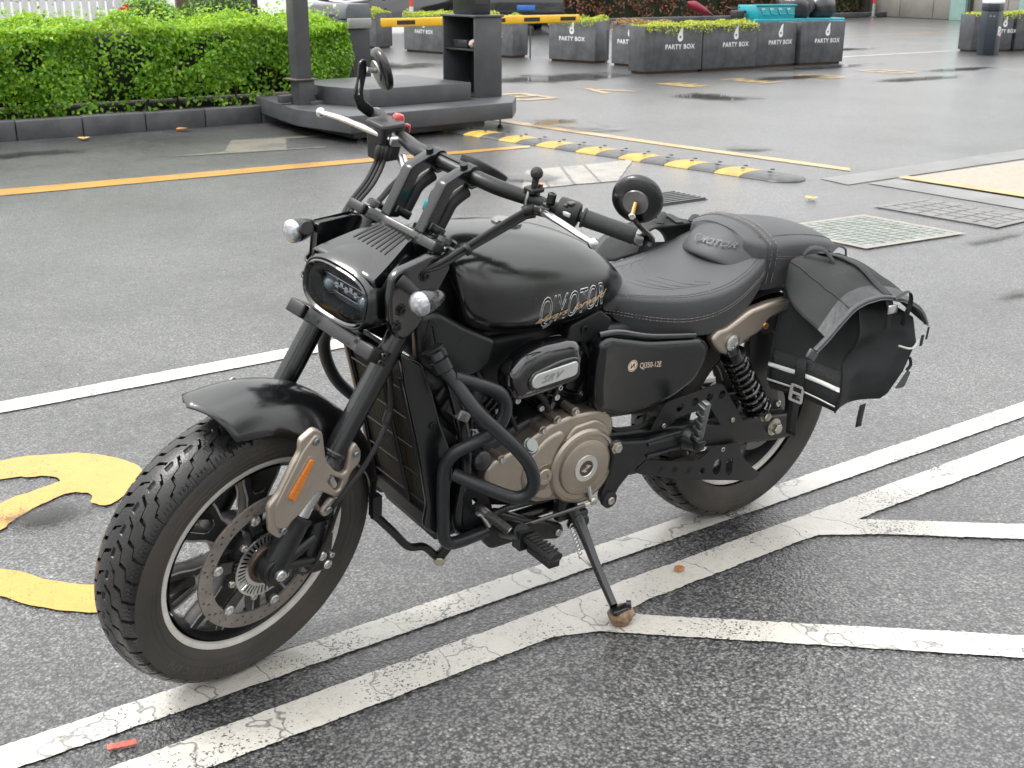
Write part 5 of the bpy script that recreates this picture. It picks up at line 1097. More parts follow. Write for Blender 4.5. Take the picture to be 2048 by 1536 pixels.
# cylinders
def cylinder(base, tilt, label):
    ax = Vector((math.sin(tilt),0,math.cos(tilt))); rot = Matrix.Rotation(tilt,3,'Y'); b0 = Vector(base)
    c_ = part(M().box(b0+ax*.07,(.105,.17,.14),rot), 'cylinder', fblk, None, bevel=.012); tag(c_, label)
    for k in range(6): part(M().box(b0+ax*(.03+.018*k),(.122,.19,.006),rot), 'fin', fblk, c_, bevel=.002)
    part(M().box(b0+ax*.175,(.118,.185,.07),rot), 'cylinder_head', plas, c_, bevel=.014)
    part(M().box(b0+ax*.222,(.10,.175,.035),rot), 'head_cover', bronze if tilt > 0 else fblk, c_, bevel=.012)
    for yy in (-.094,):
        for u in (-.035,.035):
            for h_ in (.09,.185): hexbolt(b0+ax*h_+rot @ Vector((u,yy,0)),(0,-1,0),.007,.007,c_,silver)
    for yy in (-.095,): part(M().box(b0+ax*.14+Vector((0,yy,0)),(.045,.016,.10),rot).box(b0+ax*.05+rot @ Vector((-.03,yy+.004,0)),(.022,.014,.10),rot), 'head_rib', fblk, c_, bevel=.006)
cylinder((.045,0,.455), R(24), 'rear cylinder leaning back'); cylinder((-.09,0,.44), R(-42), 'front cylinder leaning forward')
part(M().tube([(-.17,-.09,.60),(-.19,-.10,.57),(-.20,-.10,.53)],.018,12,4), 'coolant_hose', rub, None)
part(M().tube([(.03,-.10,.52),(-.01,-.112,.47),(-.05,-.11,.44)],.011,12,4), 'breather_pipe', sblk, None)
part(M().box((-.05,0,.62),(.22,.15,.16)).box((-.16,0,.66),(.16,.12,.12)), 'intake_body', plas, None, bevel=.02)
for k,pth in enumerate(([(-.20,-.10,.66),(-.17,-.13,.60),(-.12,-.14,.54),(-.09,-.13,.49)],[(.10,-.10,.66),(.13,-.125,.58),(.115,-.135,.52),(.13,-.12,.47)],[(-.05,-.11,.58),(-.02,-.125,.55),(.01,-.12,.50)],[(-.24,-.11,.66),(-.225,-.135,.58),(-.21,-.13,.50),(-.19,-.12,.42)],[(.16,-.12,.47),(.19,-.13,.43),(.26,-.13,.41),(.34,-.12,.42)])):
    part(M().tube(pth,.0045+.0015*(k%3),8,6), 'engine_hose' if k%2 else 'wiring_loom', rub, None)
for q in ((-.02,-.118,.525),(.02,-.12,.545),(-.13,-.118,.52),(.15,-.118,.52),(-.09,-.12,.56)): hexbolt(q,(0,-1,0),.008,.008,None,silver)
# air-cleaner cover
ac = [(-.160,.630),(-.158,.655),(-.125,.690),(-.075,.706),(.006,.706),(.032,.694),(.042,.660),(.036,.620),(.022,.602),(-.065,.590),(-.125,.586),(-.148,.600)]
a_c = part(yplate([rounded(ac,.025,6)], -.155, .07, .026, res=5), 'air_cleaner_cover', gblk, None, angle=70); tag(a_c, 'glossy black air cleaner cover with silver badge plate')
part(yplate([rounded([(-.118,.634),(-.105,.655),(-.03,.672),(.020,.672),(.024,.625),(.010,.615),(-.07,.608),(-.11,.612)],.020,6)], -.190, .010, .004, res=3), 'cover_step', gblk, a_c, angle=60)
bpq = [(-.110,.638),(-.100,.652),(.008,.663),(.014,.655),(.012,.634),(.004,.629),(-.098,.619),(-.109,.626)]
bpl = part(yplate([rounded(bpq,.010,5)], -.196, .005, .0015), 'badge_plate', surf('badge_silver',(.62,.63,.63),.4,.6), a_c, angle=50)
tv = text_mesh('SRV', .026, outline=.0005, shear=.5, spacing=1.15)
M().raw(tv, lambda p: Vector((-.086+p.x*1.05,-.1990,.629+p.y*.85+.10*p.x))).build('badge_letters', surf('badge_text',(.30,.30,.31),.4), bpl, smooth=False)
# ------------------------------------------------------------ radiator and shrouds
def radp(u,v): return Vector((-.292-.085*v, u, .315+.36*v))
rad = part(M().loft([[radp(-.118,0),radp(.118,0),radp(.118,1),radp(-.118,1)],[radp(-.118,0)+Vector((.04,0,.01)),radp(.118,0)+Vector((.04,0,.01)),radp(.118,1)+Vector((.04,0,.01)),radp(-.118,1)+Vector((.04,0,.01))]]), 'radiator', surf('radiator_core',(.012,.011,.010),.6), None, smooth=False)
fin = surf('radiator_fin',(.085,.06,.03),.5,.5)
for k in range(19):
    u = -.11+.22*k/18; part(M().cyl(radp(u,.03)+Vector((-.004,0,0)),radp(u*.92,.99)+Vector((-.004,0,0)),.0007,n=5), 'core_fin', fin, rad)
for k in range(5):
    v = .1+.2*k; part(M().cyl(radp(-.112,v)+Vector((-.007,0,0)),radp(.112,v-.03)+Vector((-.007,0,0)),.0022,n=6), 'guard_bar', plas, rad)
part(M().cyl(radp(-.03,.02)+Vector((-.008,0,0)),radp(-.03,.98)+Vector((-.008,0,0)),.006,n=8).cyl(radp(-.11,.02)+Vector((-.006,0,0)),radp(-.11,.98)+Vector((-.006,0,0)),.006,n=8).box(radp(0,-.03),(.03,.235,.03)), 'grille_frame', plas, rad)
shp = [(-.398,.735),(-.345,.700),(-.318,.63),(-.293,.55),(-.262,.475),(-.255,.42),(-.287,.285),(-.305,.288),(-.325,.31),(-.318,.36),(-.345,.50),(-.385,.66)]
for s_ in (-1,1):
    sh_ = part(yplate([rounded(shp,.012)], s_*.126, .020, .006, res=2), 'radiator_shroud', sblk, None, angle=45)
    hexbolt((-.318,s_*.137,.555),(0,s_,0),.0075,.003,sh_,surf('black_bolt',(.03,.03,.032),.3,.8))
    part(M().tube([(-.30,s_*.06,.86),(-.295,s_*.10,.74),(-.255,s_*.128,.60),(-.222,s_*.13,.45),(-.235,s_*.12,.31),(-.20,s_*.11,.255),(-.10,s_*.105,.245),(.16,s_*.10,.245)],.0155,12,6), 'frame_tube', sblk, None)
    part(yplate([rounded([(-.345,.71),(-.325,.79),(-.31,.79),(-.290,.70),(-.315,.69)],.004),rounded([(-.335,.715),(-.319,.775),(-.302,.708)],.003)], s_*.118,.008,.002), 'frame_gusset', fblk, None)
part(M().prism([(-.30,.30),(-.20,.30),(-.14,.255),(-.28,.25)],-.11,.11), 'belly_cover', plas, None, bevel=.006)
part(M().prism([(-.29,.46),(-.20,.44),(-.17,.30),(-.28,.27)],-.10,.10), 'lower_front_case', fblk, None, bevel=.01)
part(yplate([rounded([(-.24,.40),(-.19,.41),(-.135,.30),(-.15,.265),(-.25,.27)],.01),circle(.010,12,(-.19,.33))],-.118,.006,.001), 'engine_plate', fblk, None)
part(M().box((-.245,-.125,.565),(.03,.05,.022),Matrix.Rotation(.5,3,'Y')).cyl((-.225,-.15,.575),(-.225,-.12,.575),.009,n=8), 'sensor_block', surf('sensor_alloy',(.30,.30,.28),.4,.7), None, bevel=.003)
part(M().sphere((-.215,-.125,.50),.030,18,12,(1,.7,1)), 'horn', gblk, None)
part(M().lathe([(.02,0),(.024,.004),(.022,.03),(.016,.034)],(-.19,-.12,.44),(0,-1,.2),18,True), 'water_pump', surf('pump_alloy',(.05,.05,.052),.35,.6), None)
# ------------------------------------------------------------ crash bars, pegs, stand
def crash(s_):
    if s_ > 0:
        return part(M().tube([(-.326,.150,.725),(-.352,.21,.685),(-.366,.25,.63),(-.360,.262,.575),(-.336,.262,.515),(-.298,.256,.468),(-.25,.235,.43),(-.22,.19,.41),(-.278,.163,.40),(-.288,.150,.33),(-.27,.147,.262),(-.165,.140,.258)],.0147,16,6), 'crash_bar', cblk, None)
    c_ = part(M().tube([(-.326,s_*.150,.725),(-.318,s_*.165,.702),(-.300,s_*.185,.672),(-.282,s_*.215,.636),(-.262,s_*.236,.605),(-.205,s_*.262,.545),(-.168,s_*.276,.498),(-.150,s_*.280,.452),(-.152,s_*.270,.418),(-.176,s_*.250,.402),(-.225,s_*.212,.420),(-.278,s_*.163,.444)],.0147,16,6), 'crash_bar', cblk, None)
    part(M().tube([(-.300,s_*.182,.680),(-.262,s_*.192,.665),(-.215,s_*.202,.644),(-.192,s_*.205,.625),(-.182,s_*.206,.598),(-.190,s_*.205,.565),(-.215,s_*.202,.540),(-.255,s_*.192,.522),(-.287,s_*.176,.500),(-.298,s_*.162,.465),(-.294,s_*.154,.40),(-.288,s_*.150,.33),(-.284,s_*.148,.285),(-.268,s_*.147,.262),(-.235,s_*.145,.256),(-.165,s_*.140,.258)],.0147,16,6), 'cross_tube', cblk, c_)
    part(M().lathe([(.0185,-.012),(.021,-.01),(.021,.014),(.018,.016)],(-.318,s_*.165,.702),Vector((-.3,-s_*.35,.8)),20,True), 'bar_collar', fblk, c_)
    part(M().lathe([(.024,0),(.024,.003),(.008,.005),(.0001,.005)],(-.329,s_*.146,.733),Vector((-.3,-s_*.35,.8)),24), 'bar_cap', rub, c_)
    return c_
tag(crash(-1), 'bent black crash bar on the left side'); crash(1)
part(M().tube([(-.405,-.05,.322),(-.392,-.05,.31),(-.352,-.05,.262),(-.312,-.05,.214),(-.27,-.05,.20),(-.235,-.05,.162)],.0095,12,5).box((-.40,-.05,.345),(.022,.02,.05)), 'lower_strut', fblk, None)
hexbolt((-.232,-.058,.158),(-.5,-.8,0),.013,.012,None,bolt,socket=False)
part(M().cyl((-.232,-.05,.158),(-.21,-.07,.205),.014,.012,12), 'strut_mount', fblk, None)
pk_ = part(yplate([rounded([(-.165,.290),(-.13,.300),(-.06,.262),(.055,.215),(.066,.192),(.05,.174),(.03,.178),(-.07,.205),(-.15,.205),(-.175,.24)],.012)], -.128, .03, .006), 'peg_mount', fblk, None, angle=45)
hexbolt((.044,-.144,.196),(0,-1,0),.0095,.005,pk_,bolt)
part(M().tube([(-.13,-.155,.262),(-.12,-.19,.272),(-.125,-.222,.286)],[.02,.022,.02],12,4).box((-.112,-.218,.268),(.05,.03,.045)), 'peg_knuckle', fblk, pk_)
p0,p1 = Vector((-.112,-.228,.272)),Vector((-.100,-.318,.262)); fp = part(M().tube([p0,p0.lerp(p1,.5),p1],[.017,.0175,.019],12,4,flat=.7), 'foot_peg', rub, None)
for k in range(7): part(M().box(p0.lerp(p1,.12+.12*k)+Vector((0,0,.0125)),(.030,.0055,.004)), 'peg_rib', rub, fp, bevel=.001)
part(M().box(p0.lerp(p1,.55)+Vector((0,0,-.016)),(.03,.085,.018)), 'peg_weight', rub, fp, bevel=.003)
sl_ = part(M().tube([(-.205,-.165,.33),(-.208,-.175,.345),(-.205,-.20,.343)],.010,10,3).cyl((-.165,-.15,.28),(-.205,-.17,.335),.008,n=10), 'shift_lever', silver, None)
part(M().cyl((-.205,-.192,.342),(-.178,-.245,.318),.0105,.0105,14), 'lever_rubber', surf('ribbed_rubber',(.02,.02,.02),.5,bump=3,bscale=120), sl_)
part(M().cyl((-.178,-.245,.318),(-.1775,-.246,.3175),.0085,n=14), 'lever_tip', silver, sl_)
rd = part(M().cyl((-.095,-.178,.270),(.085,-.182,.276),.0052,n=10), 'shift_rod', gblk, None); part(M().cyl((.085,-.182,.276),(.10,-.183,.278),.004,n=8).sphere((.110,-.184,.281),.0105,14,10,(1,.6,1)), 'rod_end', bolt, rd)
part(M().cyl((.107,-.178,.281),(.10,-.172,.318),.006,n=10), 'shift_arm', silver, rd)
part(M().tube([(-.145,-.135,.292),(-.11,-.14,.302),(-.04,-.138,.298),(.02,-.13,.288),(.05,-.12,.29)],.0078,10,6), 'wire_conduit', surf('conduit',(.012,.012,.012),.5,bump=6,bscale=60), None)
ks = part(M().tube([(.070,-.150,.262),(.082,-.165,.232),(.083,-.205,.192),(.080,-.245,.156),(.075,-.300,.114),(.070,-.335,.092)],[.017,.0165,.013,.0115,.0105,.010],12,5), 'side_stand', sblk, None); tag(ks, 'black side stand propped on a stone')
part(M().box((.058,-.138,.262),(.045,.03,.075)).box((.088,-.158,.228),(.045,.022,.055),Matrix.Rotation(.3,3,'X')), 'stand_pivot', fblk, ks, bevel=.008)
part(M().lathe([(.016,0),(.016,.008),(.011,.012),(.0001,.012)],(.094,-.168,.226),(0,-1,.2),18), 'pivot_bolt', fblk, ks)
m = M(); pts = [Vector((.058,-.172,.225)).lerp(Vector((.062,-.215,.16)),i/80)+Vector((.0055*math.cos(i*.7),.0,.0055*math.sin(i*.7))) for i in range(81)]
part(m.tube(pts,.0016,6,1), 'return_spring', silver, ks); part(M().cyl((.062,-.215,.16),(.072,-.24,.145),.003,n=8), 'spring_hook', bolt, ks)
part(M().prism(rounded([(-.022,-.013),(.03,-.011),(.034,.0),(.03,.011),(-.022,.013)],.008),-.006,.006,lambda u,v,z: (.078+u,-.345+v,.084+z)), 'stand_foot', sblk, ks, bevel=.003)
part(M().cyl((.10,-.345,.092),(.108,-.352,.094),.009,n=12), 'foot_tab', sblk, ks)
# ------------------------------------------------------------ stone under the stand
m = M().sphere((0,0,0),1,16,12); rs = random.Random(11)
m.v = [((x*.034+noise.noise((x*1.2,y*1.2,z*1.2+3))*.008),(y*.027+noise.noise((x*1.7+9,y*1.7,z*1.7))*.010),max(-.022,min(.019,z*.030+noise.noise((x*1.5,y*1.5+4,z*1.5))*.006))) for x,y,z in m.v]
stn = m.build('stone', surf('brown_stone',(.22,.135,.075),.75,var=.4,vscale=60,bump=3,bscale=140,dirt=.6,dirtcol=(.42,.36,.30))); stn.location = (.092,-.345,.026); stn.rotation_euler = (0,0,.4)
tag(stn, 'small brown stone wedged under the side stand', 'stone')
# ------------------------------------------------------------ saddlebags
canv = surf('bag_canvas',(.030,.031,.032),.8,spec=.3,var=.18,vscale=7,bump=.6,bscale=600,wet=.5); canv2 = surf('bag_side',(.028,.029,.031),.75,spec=.35,var=.2,vscale=9,bump=1,bscale=400); web = surf('webbing',(.014,.015,.016),.6,bump=2,bscale=300); refl = surf('reflective_tape',(.62,.63,.60),.35,.1)
def grid_patch(C, nu_, nv_):
    """smooth patch through a coarse control grid (rows x cols)"""
    rows = [catmull(r_, nv_) for r_ in C]; out = []
    cols = [catmull([r_[j] for r_ in rows], nu_) for j in range(len(rows[0]))]
    return [[cols[j][i] for j in range(len(cols))] for i in range(len(cols[0]))]
def bag(s_, label):
    e = empty('saddlebag', (0 if s_ < 0 else -.21,0,0 if s_ < 0 else .02), (LEAN,0,0)); tag(e, label, 'saddlebag', 'saddlebags hung over the tail')
    f = lambda x,y,z: Vector((x, s_*y, z))
    wr = lambda p,a,fq: a*noise.noise((p.x*fq,p.y*fq,p.z*fq+s_))
    # corners of the body from bottom to top: front-inner, front-outer, rear-outer, rear-inner
    lev = [((.702,.158,.440),(.760,.326,.428),(.905,.350,.445),(.890,.158,.440)),((.688,.152,.470),(.752,.338,.448),(.915,.362,.462),(.905,.152,.465)),((.686,.150,.55),(.764,.330,.535),(.938,.378,.525),(.918,.150,.55)),((.694,.150,.65),(.790,.318,.635),(.968,.378,.600),(.925,.150,.64)),((.708,.150,.745),(.800,.30,.690),(.975,.350,.655),(.930,.150,.73))]
    rings = []
    for t in np.linspace(0,4,29):
        i = min(int(t),3); q = t-i; C4 = [Vector(a).lerp(Vector(b),q) for a,b in zip(lev[i],lev[i+1])]; ring = []
        for k in range(4):
            A,B_ = C4[k],C4[(k+1)%4]; nrm = Vector((B_.y-A.y,-(B_.x-A.x),0)).normalized(); L_ = (B_-A).length
            for j in range(12):
                u = j/12; bul = (.010 if k == 0 else .026 if k == 1 else .012 if k == 2 else 0)*math.sin(math.pi*u)
                p = A.lerp(B_,u)+nrm*bul
                if u < .07 or u > .93: p += (C4[0]+C4[2]-2*p)*.012
                if k == 1 and t > .8: p += nrm*(wr(p,.030,11)+wr(p,.014,24))*min(1,(t-.8))
                if k == 0: p += nrm*wr(p,.004,14)
                ring.append(f(*p))
        rings.append(ring)
    M().loft(rings).build('bag_body', canv2, e, angle=75)
    def fp_(u,t):
        C_ = rings[int(round(t*28))]; x = u*12; i = min(int(x),11); q = x-i; return Vector(C_[i]).lerp(Vector(C_[i+1]),q)+Vector((-.0025,-s_*.0012,0))
    def strip(t0,t1,u0,u1,mat,name,off=0,n=12,par=None):
        o_ = Vector((-off,-s_*off*.5,0)); rws = [[fp_(u0+(u1-u0)*i/n,t0+(t1-t0)*k/4)+o_ for i in range(n+1)] for k in range(5)]
        o = M().loft(rws,caps=False,closed=False).build(name, mat, e); sd_ = o.modifiers.new('solid','SOLIDIFY'); sd_.thickness = .002; sd_.offset = 1; return o
    strip(.14,.50,.01,.99,web,'webbing_panel',.0)
    strip(.34,.385,.01,.99,refl,'reflective_stripe',.003); strip(.20,.245,.01,.99,refl,'reflective_stripe',.003)
    strip(.14,.50,.40,.54,web,'strap',.007)
    c0 = fp_(.47,.15)+Vector((-.012,-s_*.005,0)); tu = (fp_(.60,.15)-fp_(.34,.15)).normalized(); tw = Vector((0,0,1))
    me = curve_mesh([rounded([(-.016,.024),(.014,.024),(.019,.017),(.019,-.024),(-.019,-.024),(-.019,.019)],.006),rounded([(-.010,.017),(.012,.017),(.012,.004),(-.010,.004)],.002),rounded([(-.010,-.003),(.012,-.003),(.012,-.017),(-.010,-.017)],.002)],.004,.001)
    M().raw(me, lambda p: c0+tu*p.x+tw*p.y+tu.cross(tw)*p.z*-1).build('buckle', surf('buckle_silver',(.72,.71,.68),.3,.8), e)
    def ribbon(A,hang,w_,bend=.004,dirv=None):
        d = dirv or tu; o = M().loft([[A+d*u+Vector((bend*math.sin(z*40),0,z)) for u in (-w_,w_)] for z in np.linspace(0,-hang,9)],caps=False,closed=False).build('strap_end', web, e); o.modifiers.new('solid','SOLIDIFY').thickness = .002
    ribbon(c0+Vector((.003,0,-.012)),.105,.0135); ribbon(f(.842,.345,.440),.062,.011,.002,Vector((1,0,0)))
    # lid: front facet, crease, top, rear droop; control rows run from the inner edge outwards
    C_ = [[f(.690,.158,.720),f(.708,.150,.778),f(.76,.146,.786),f(.83,.146,.786),f(.905,.150,.768),f(.938,.158,.732)],
          [f(.668,.215,.690),f(.716,.200,.764),f(.775,.200,.780),f(.845,.200,.782),f(.925,.205,.760),f(.958,.212,.716)],
          [f(.658,.275,.668),f(.722,.262,.742),f(.785,.262,.764),f(.860,.262,.766),f(.945,.268,.736),f(.980,.276,.686)],
          [f(.655,.335,.652),f(.728,.335,.708),f(.790,.340,.730),f(.870,.345,.728),f(.962,.355,.692),f(1.000,.366,.646)]]
    rows = grid_patch(C_,8,6); rows = [[p+Vector((0,0,1))*(wr(p,.007,12)+wr(p,.003,30)) for p in r_] for r_ in rows]
    lid = M().loft(rows,caps=False,closed=False).build('lid', canv, e, angle=80); sd_ = lid.modifiers.new('solid','SOLIDIFY'); sd_.thickness = .006; sd_.offset = -1
    nj = len(rows[0])-1; ci = 6
    M().tube([r_[ci]+Vector((0,0,.001)) for r_ in rows],.0022,6,1).build('lid_seam', web, e)
    hem = [p+Vector((0,s_*.003,-.003)) for p in rows[-1]]; hem = [hem[0]+Vector((-.030,-s_*.002,-.024))]+hem
    M().tube(hem,.0078,10,1,flat=.7).build('zip_edge', surf('zip_tape',(.05,.052,.055),.5,bump=2,bscale=200), e)
    M().tube([p+Vector((0,s_*.007,-.004)) for p in hem],.0020,6,1).build('zip_teeth', surf('zip_grey',(.14,.14,.145),.4), e)
    wv = grid_patch([[rows[-5][j]+Vector((0,s_*.0005,.001)) for j in range(0,nj+1,6)],[rows[-1][j]+Vector((0,s_*.001,.002)) for j in range(0,nj+1,6)]],4,6)
    M().loft(wv,caps=False,closed=False).build('hem_band', surf('hem_band',(.035,.037,.04),.5,var=.3,vscale=40,bump=2,bscale=60), e, angle=80)
    M().box(hem[0]+Vector((-.008,0,-.010)),(.034,.009,.024),Matrix.Rotation(.55,3,'Y')).build('zip_end', surf('zip_end',(.07,.073,.078),.45), e, bevel=.003)
    M().box(hem[-1]+Vector((.006,s_*.006,-.026)),(.006,.003,.034)).build('zip_pull', plas, e, bevel=.001); M().box(hem[-1]+Vector((-.018,s_*.010,-.040)),(.010,.003,.03)).build('zip_pull', plas, e, bevel=.001)
    k0 = 17; P = [r_[k0]+Vector((0,0,.004+.005*math.sin(math.pi*i/(len(rows)-1)))) for i,r_ in enumerate(rows)]
    sp_ = [[p+Vector((-.013,0,.001)),p+Vector((.013,0,-.001))] for p in P]+[[P[-1]+Vector((-.012,s_*.014,-.03)),P[-1]+Vector((.012,s_*.014,-.03))],[P[-1]+Vector((-.010,s_*.018,-.085)),P[-1]+Vector((.010,s_*.018,-.085))]]
    M().loft(sp_,caps=False,closed=False).build('lid_strap', web, e, angle=80).modifiers.new('solid','SOLIDIFY').thickness = .0025
    M().tube([rows[1][11]+Vector((0,0,.006)),rows[3][12]+Vector((0,0,.026)),rows[6][13]+Vector((0,0,.028)),rows[9][14]+Vector((0,0,.006))],.012,8,5,flat=.25).build('carry_handle', web, e)
    M().tube([rows[0][20]+Vector((0,0,.004)),rows[1][21]+Vector((.004,0,.020)),rows[3][22]+Vector((.004,0,.016)),rows[4][22]],.011,8,5,flat=.25).build('carry_handle', web, e)
    M().box(P[-1]+Vector((0,s_*.020,-.032)),(.034,.006,.022)).build('strap_buckle', silver, e, bevel=.002)
    M().tube([P[-1]+Vector((.01,s_*.016,-.008)),P[-1]+Vector((.034,s_*.032,.012)),P[-1]+Vector((.050,s_*.032,-.02)),P[-1]+Vector((.046,s_*.024,-.080))],.009,6,5,flat=.2).build('strap_tail', web, e)
    M().tube([f(.90,.372,.600),f(.94,.384,.590),f(.975,.374,.605)],.0028,6,5).build('wire_edge', refl, e)
    M().raw(curve_mesh([rounded([(.0,.0),(.032,.0),(.045,.04),(.032,.046)],.006)],.003,.001), lambda p: f(.885+p.x,.396+p.z+p.x*.1,.495+p.y)).build('badge_patch', surf('patch',(.075,.078,.07),.5), e)
    M().tube([f(.92,.396,.575),f(.925,.400,.555),f(.915,.398,.540)],.005,6,3,flat=.4).build('pull_tab', web, e)
    # piping along the edges of the front panel
    M().tube([Vector(r_[12])+Vector((-.001,s_*.001,0)) for r_ in rings],.003,6,1).build('edge_piping', web, e); M().tube([Vector(r_[0])+Vector((-.001,0,0)) for r_ in rings],.003,6,1).build('edge_piping', web, e)
    return e
bag(-1, 'black left saddlebag with two pale stripes and silver buckle'); bag(1, 'black right saddlebag half hidden behind the seat')
# ------------------------------------------------------------ farther background
# white slatted fence behind the hedge
wf = surf('fence_white',(.62,.62,.63),.5,var=.12,vscale=3,dirt=.25,dirtcol=(.3,.28,.26))
fe = empty('slat_fence', (2.6,16.2,0)); tag(fe, 'pale upright-slat fence showing above the hedge at far left', 'fence')
for k in range(34): M().box((-2.2+k*.12,0,.72),(.085,.02,1.35)).build('slat', wf, fe, bevel=.003)
for z in (.3,1.1): M().box((-.2,.03,z),(4.3,.03,.07)).build('rail', wf, fe)
hz_ = empty('hazard_board', (4.46,16.0,0)); tag(hz_, 'red and white striped board at the end of the pale fence', 'board')
hb = M().box((0,0,.75),(.20,.03,1.4)).build('board', wf, hz_)
for k in range(5): M().add([(-.1,-.018,.25+.28*k),(.1,-.018,.37+.28*k),(.1,-.018,.49+.28*k),(-.1,-.018,.37+.28*k)],[(0,1,2,3)]).build('red_stripe', surf('hazard_red',(.55,.04,.05),.45), hb, smooth=False)
gleaf_s = leaf_material('shrub_leaf',(.03,.08,.01),(.07,.17,.015),(.16,.28,.03),.3,.3)
# cars
carblk = surf('car_paint_black',(.008,.009,.011),.12,coat=1,var=.05); carsil = surf('car_dark_green',(.006,.012,.008),.2,var=.05); cglass = surf('car_glass',(.010,.014,.014),.04,coat=1,var=.02); tyr = surf('car_tyre',(.014,.014,.015),.7); alloy = surf('alloy',(.45,.46,.47),.3,1); lampw = surf('lamp_clear',(.55,.57,.6),.1,.5,coat=1); lampr = surf('lamp_red',(.28,.01,.012),.15,coat=1)
def car(loc, rz, label, paint=carblk, L_=4.5, H=1.5, W=1.8, plate=None):
    e = empty('parked_car', loc, (0,0,rz)); tag(e, label, 'car')
    s = L_/4.5; prof = [(-2.25,.32),(-2.2,.62),(-2.05,.80),(-1.25,.93),(-.55,1.38),(.1,1.48),(.95,1.44),(1.75,1.05),(2.15,.98),(2.24,.62),(2.2,.30),(1.85,.22),(-1.85,.22)]
    def pr(z): return .5*W*(1-.16*max(0,(z-.85))/.6-.05*max(0,.5-z))
    m = M(); pp = [(p.x,p.y) for p in catmull([(x*s,z*H/1.5,0) for x,z in prof],4,True)]; n = len(pp); rows = []
    for u in (-1,-.96,-.8,0,.8,.96,1): rows.append([(x, (u*pr(z)), z if abs(u) < .97 else .55+(z-.55)*.94) for x,z in pp])
    m.loft(rows); m.build('body', paint, e, angle=50)
    for sy in (-1,1):
        for poly in ([(-1.0,.97),(-.5,1.33),(-.02,1.38),(-.02,.99)],[(.06,.99),(.06,1.39),(.7,1.37),(1.25,1.04)]):
            M().add([(x*s, sy*(pr(z*H/1.5)+.006), z*H/1.5) for x,z in poly],[(0,1,2,3)]).build('side_window', cglass, e, smooth=False)
        for x in (-1.4,1.38):
            wl = M().lathe([(.20,-.105),(.29,-.11),(.325,-.08),(.33,0),(.325,.08),(.29,.11),(.2,.105)],(x*s,sy*(W/2-.09),.33),(0,1,0),32,True).build('wheel', tyr, e)
            rm = M().lathe([(.205,sy*.1),(.2,sy*.112),(.17,sy*.104),(.05,sy*.116),(.0001,sy*.118)],(x*s,sy*(W/2-.09),.33),(0,1,0),30).build('rim', alloy, wl)
            M().lathe([(.36,-.02),(.36,.02),(.335,.02)],(x*s,sy*(W/2-.01),.34),(0,1,0),32).build('wheel_arch', tyr, e)
        M().box((-2.12*s,sy*.62,.70*H/1.5),(.16,.34,.12)).build('headlamp', lampw, e, bevel=.03)
        M().box((2.17*s,sy*.66,.84*H/1.5),(.10,.30,.14)).build('tail_lamp', lampr, e, bevel=.02)
        M().sphere((-.85*s,sy*(W/2+.06),1.0),.1,12,8,(.8,1,.6)).build('door_mirror', paint, e)
    M().box((-2.235*s,0,.45),(.05,1.2,.18)).build('grille', plas, e, bevel=.02); M().box((2.235*s,0,.40),(.05,1.5,.16)).build('bumper_trim', plas, e, bevel=.02)
    M().box((2.23*s,0,.66),(.03,.46,.13)).build('number_plate', surf('plate_blue',(.04,.16,.5),.35) if plate else wf, e, bevel=.004); M().box((-2.26*s,0,.46),(.02,.46,.13)).build('number_plate', surf('plate_blue',(.04,.16,.5),.35), e, bevel=.004)
    M().add([(-1.2*s,-.66,.955*H/1.5),(-1.2*s,.66,.955*H/1.5),(-.56*s,.60,1.385*H/1.5),(-.56*s,-.60,1.385*H/1.5)],[(0,1,2,3)]).build('windscreen', cglass, e, smooth=False)
    return e
car((14.6,25.6,0), R(8), 'black car behind the farthest planters, wheel showing left of the cabinet')
car((18.1,25.2,0), R(-118), 'black car with blue number plate behind the boom, right of the cabinet', carblk, 4.7, 1.6, 1.9, True)
for i,(x,y,r_,lab) in enumerate(((5.6,18.2,.85,'rounded green shrub behind the hedge, next to the striped board'),(7.2,18.9,.95,'rounded green shrub behind the hedge, next to the brown sign'))):
    e = empty('shrub',(x,y,0)); tag(e,lab,'shrub'); rs = np.random.RandomState(40+i); d = rs.normal(0,1,(5000,3)); d /= np.linalg.norm(d,axis=1)[:,None]; d[:,2] = abs(d[:,2])
    rr = r_*(.8+.2*rs.rand(5000)**.4)*(1+.12*np.array([noise.noise(tuple(q*2.5)) for q in d])); leaves(d*rr[:,None]*[1,1,1.35],d,.06,gleaf_s if i else hedge_leaf,'foliage',e,20+i); M().sphere((0,0,.3),r_*.72,14,8,(1,1,1.2)).build('core', core, e); M().cyl((0,0,0),(0,0,.5),.05,n=8).build('trunk', soil, e)
# brown parking sign panel
pe_ = empty('parking_sign', (8.1,21.5,0)); tag(pe_, 'brown sign panel with a pale letter P behind the hedge', 'sign')
M().box((0,0,.9),(1.5,.12,1.8)).build('panel', surf('sign_brown',(.10,.065,.05),.45), pe_, bevel=.01); M().box((.12,-.063,.9),(.9,.006,1.6)).build('panel_inset', surf('sign_brown_dark',(.06,.04,.032),.4), pe_)
M().raw(text_mesh('P',1.3,bold=.02), lambda p: Vector((-.25+p.x,-.070,.62+p.y))).build('letter', surf('sign_beige',(.42,.36,.28),.5), pe_, smooth=False)
for (x,y,lab) in ((6.45,15.8,'thin black post behind the hedge beside the canopy post'),):
    o = M().cyl((0,0,0),(0,0,3),.055,n=14).lathe([(.1,0),(.1,.02),(.06,.03)],(0,0,0),(0,0,1),16).build('black_post', pdark); o.location = (x,y,0); tag(o,lab,'post')
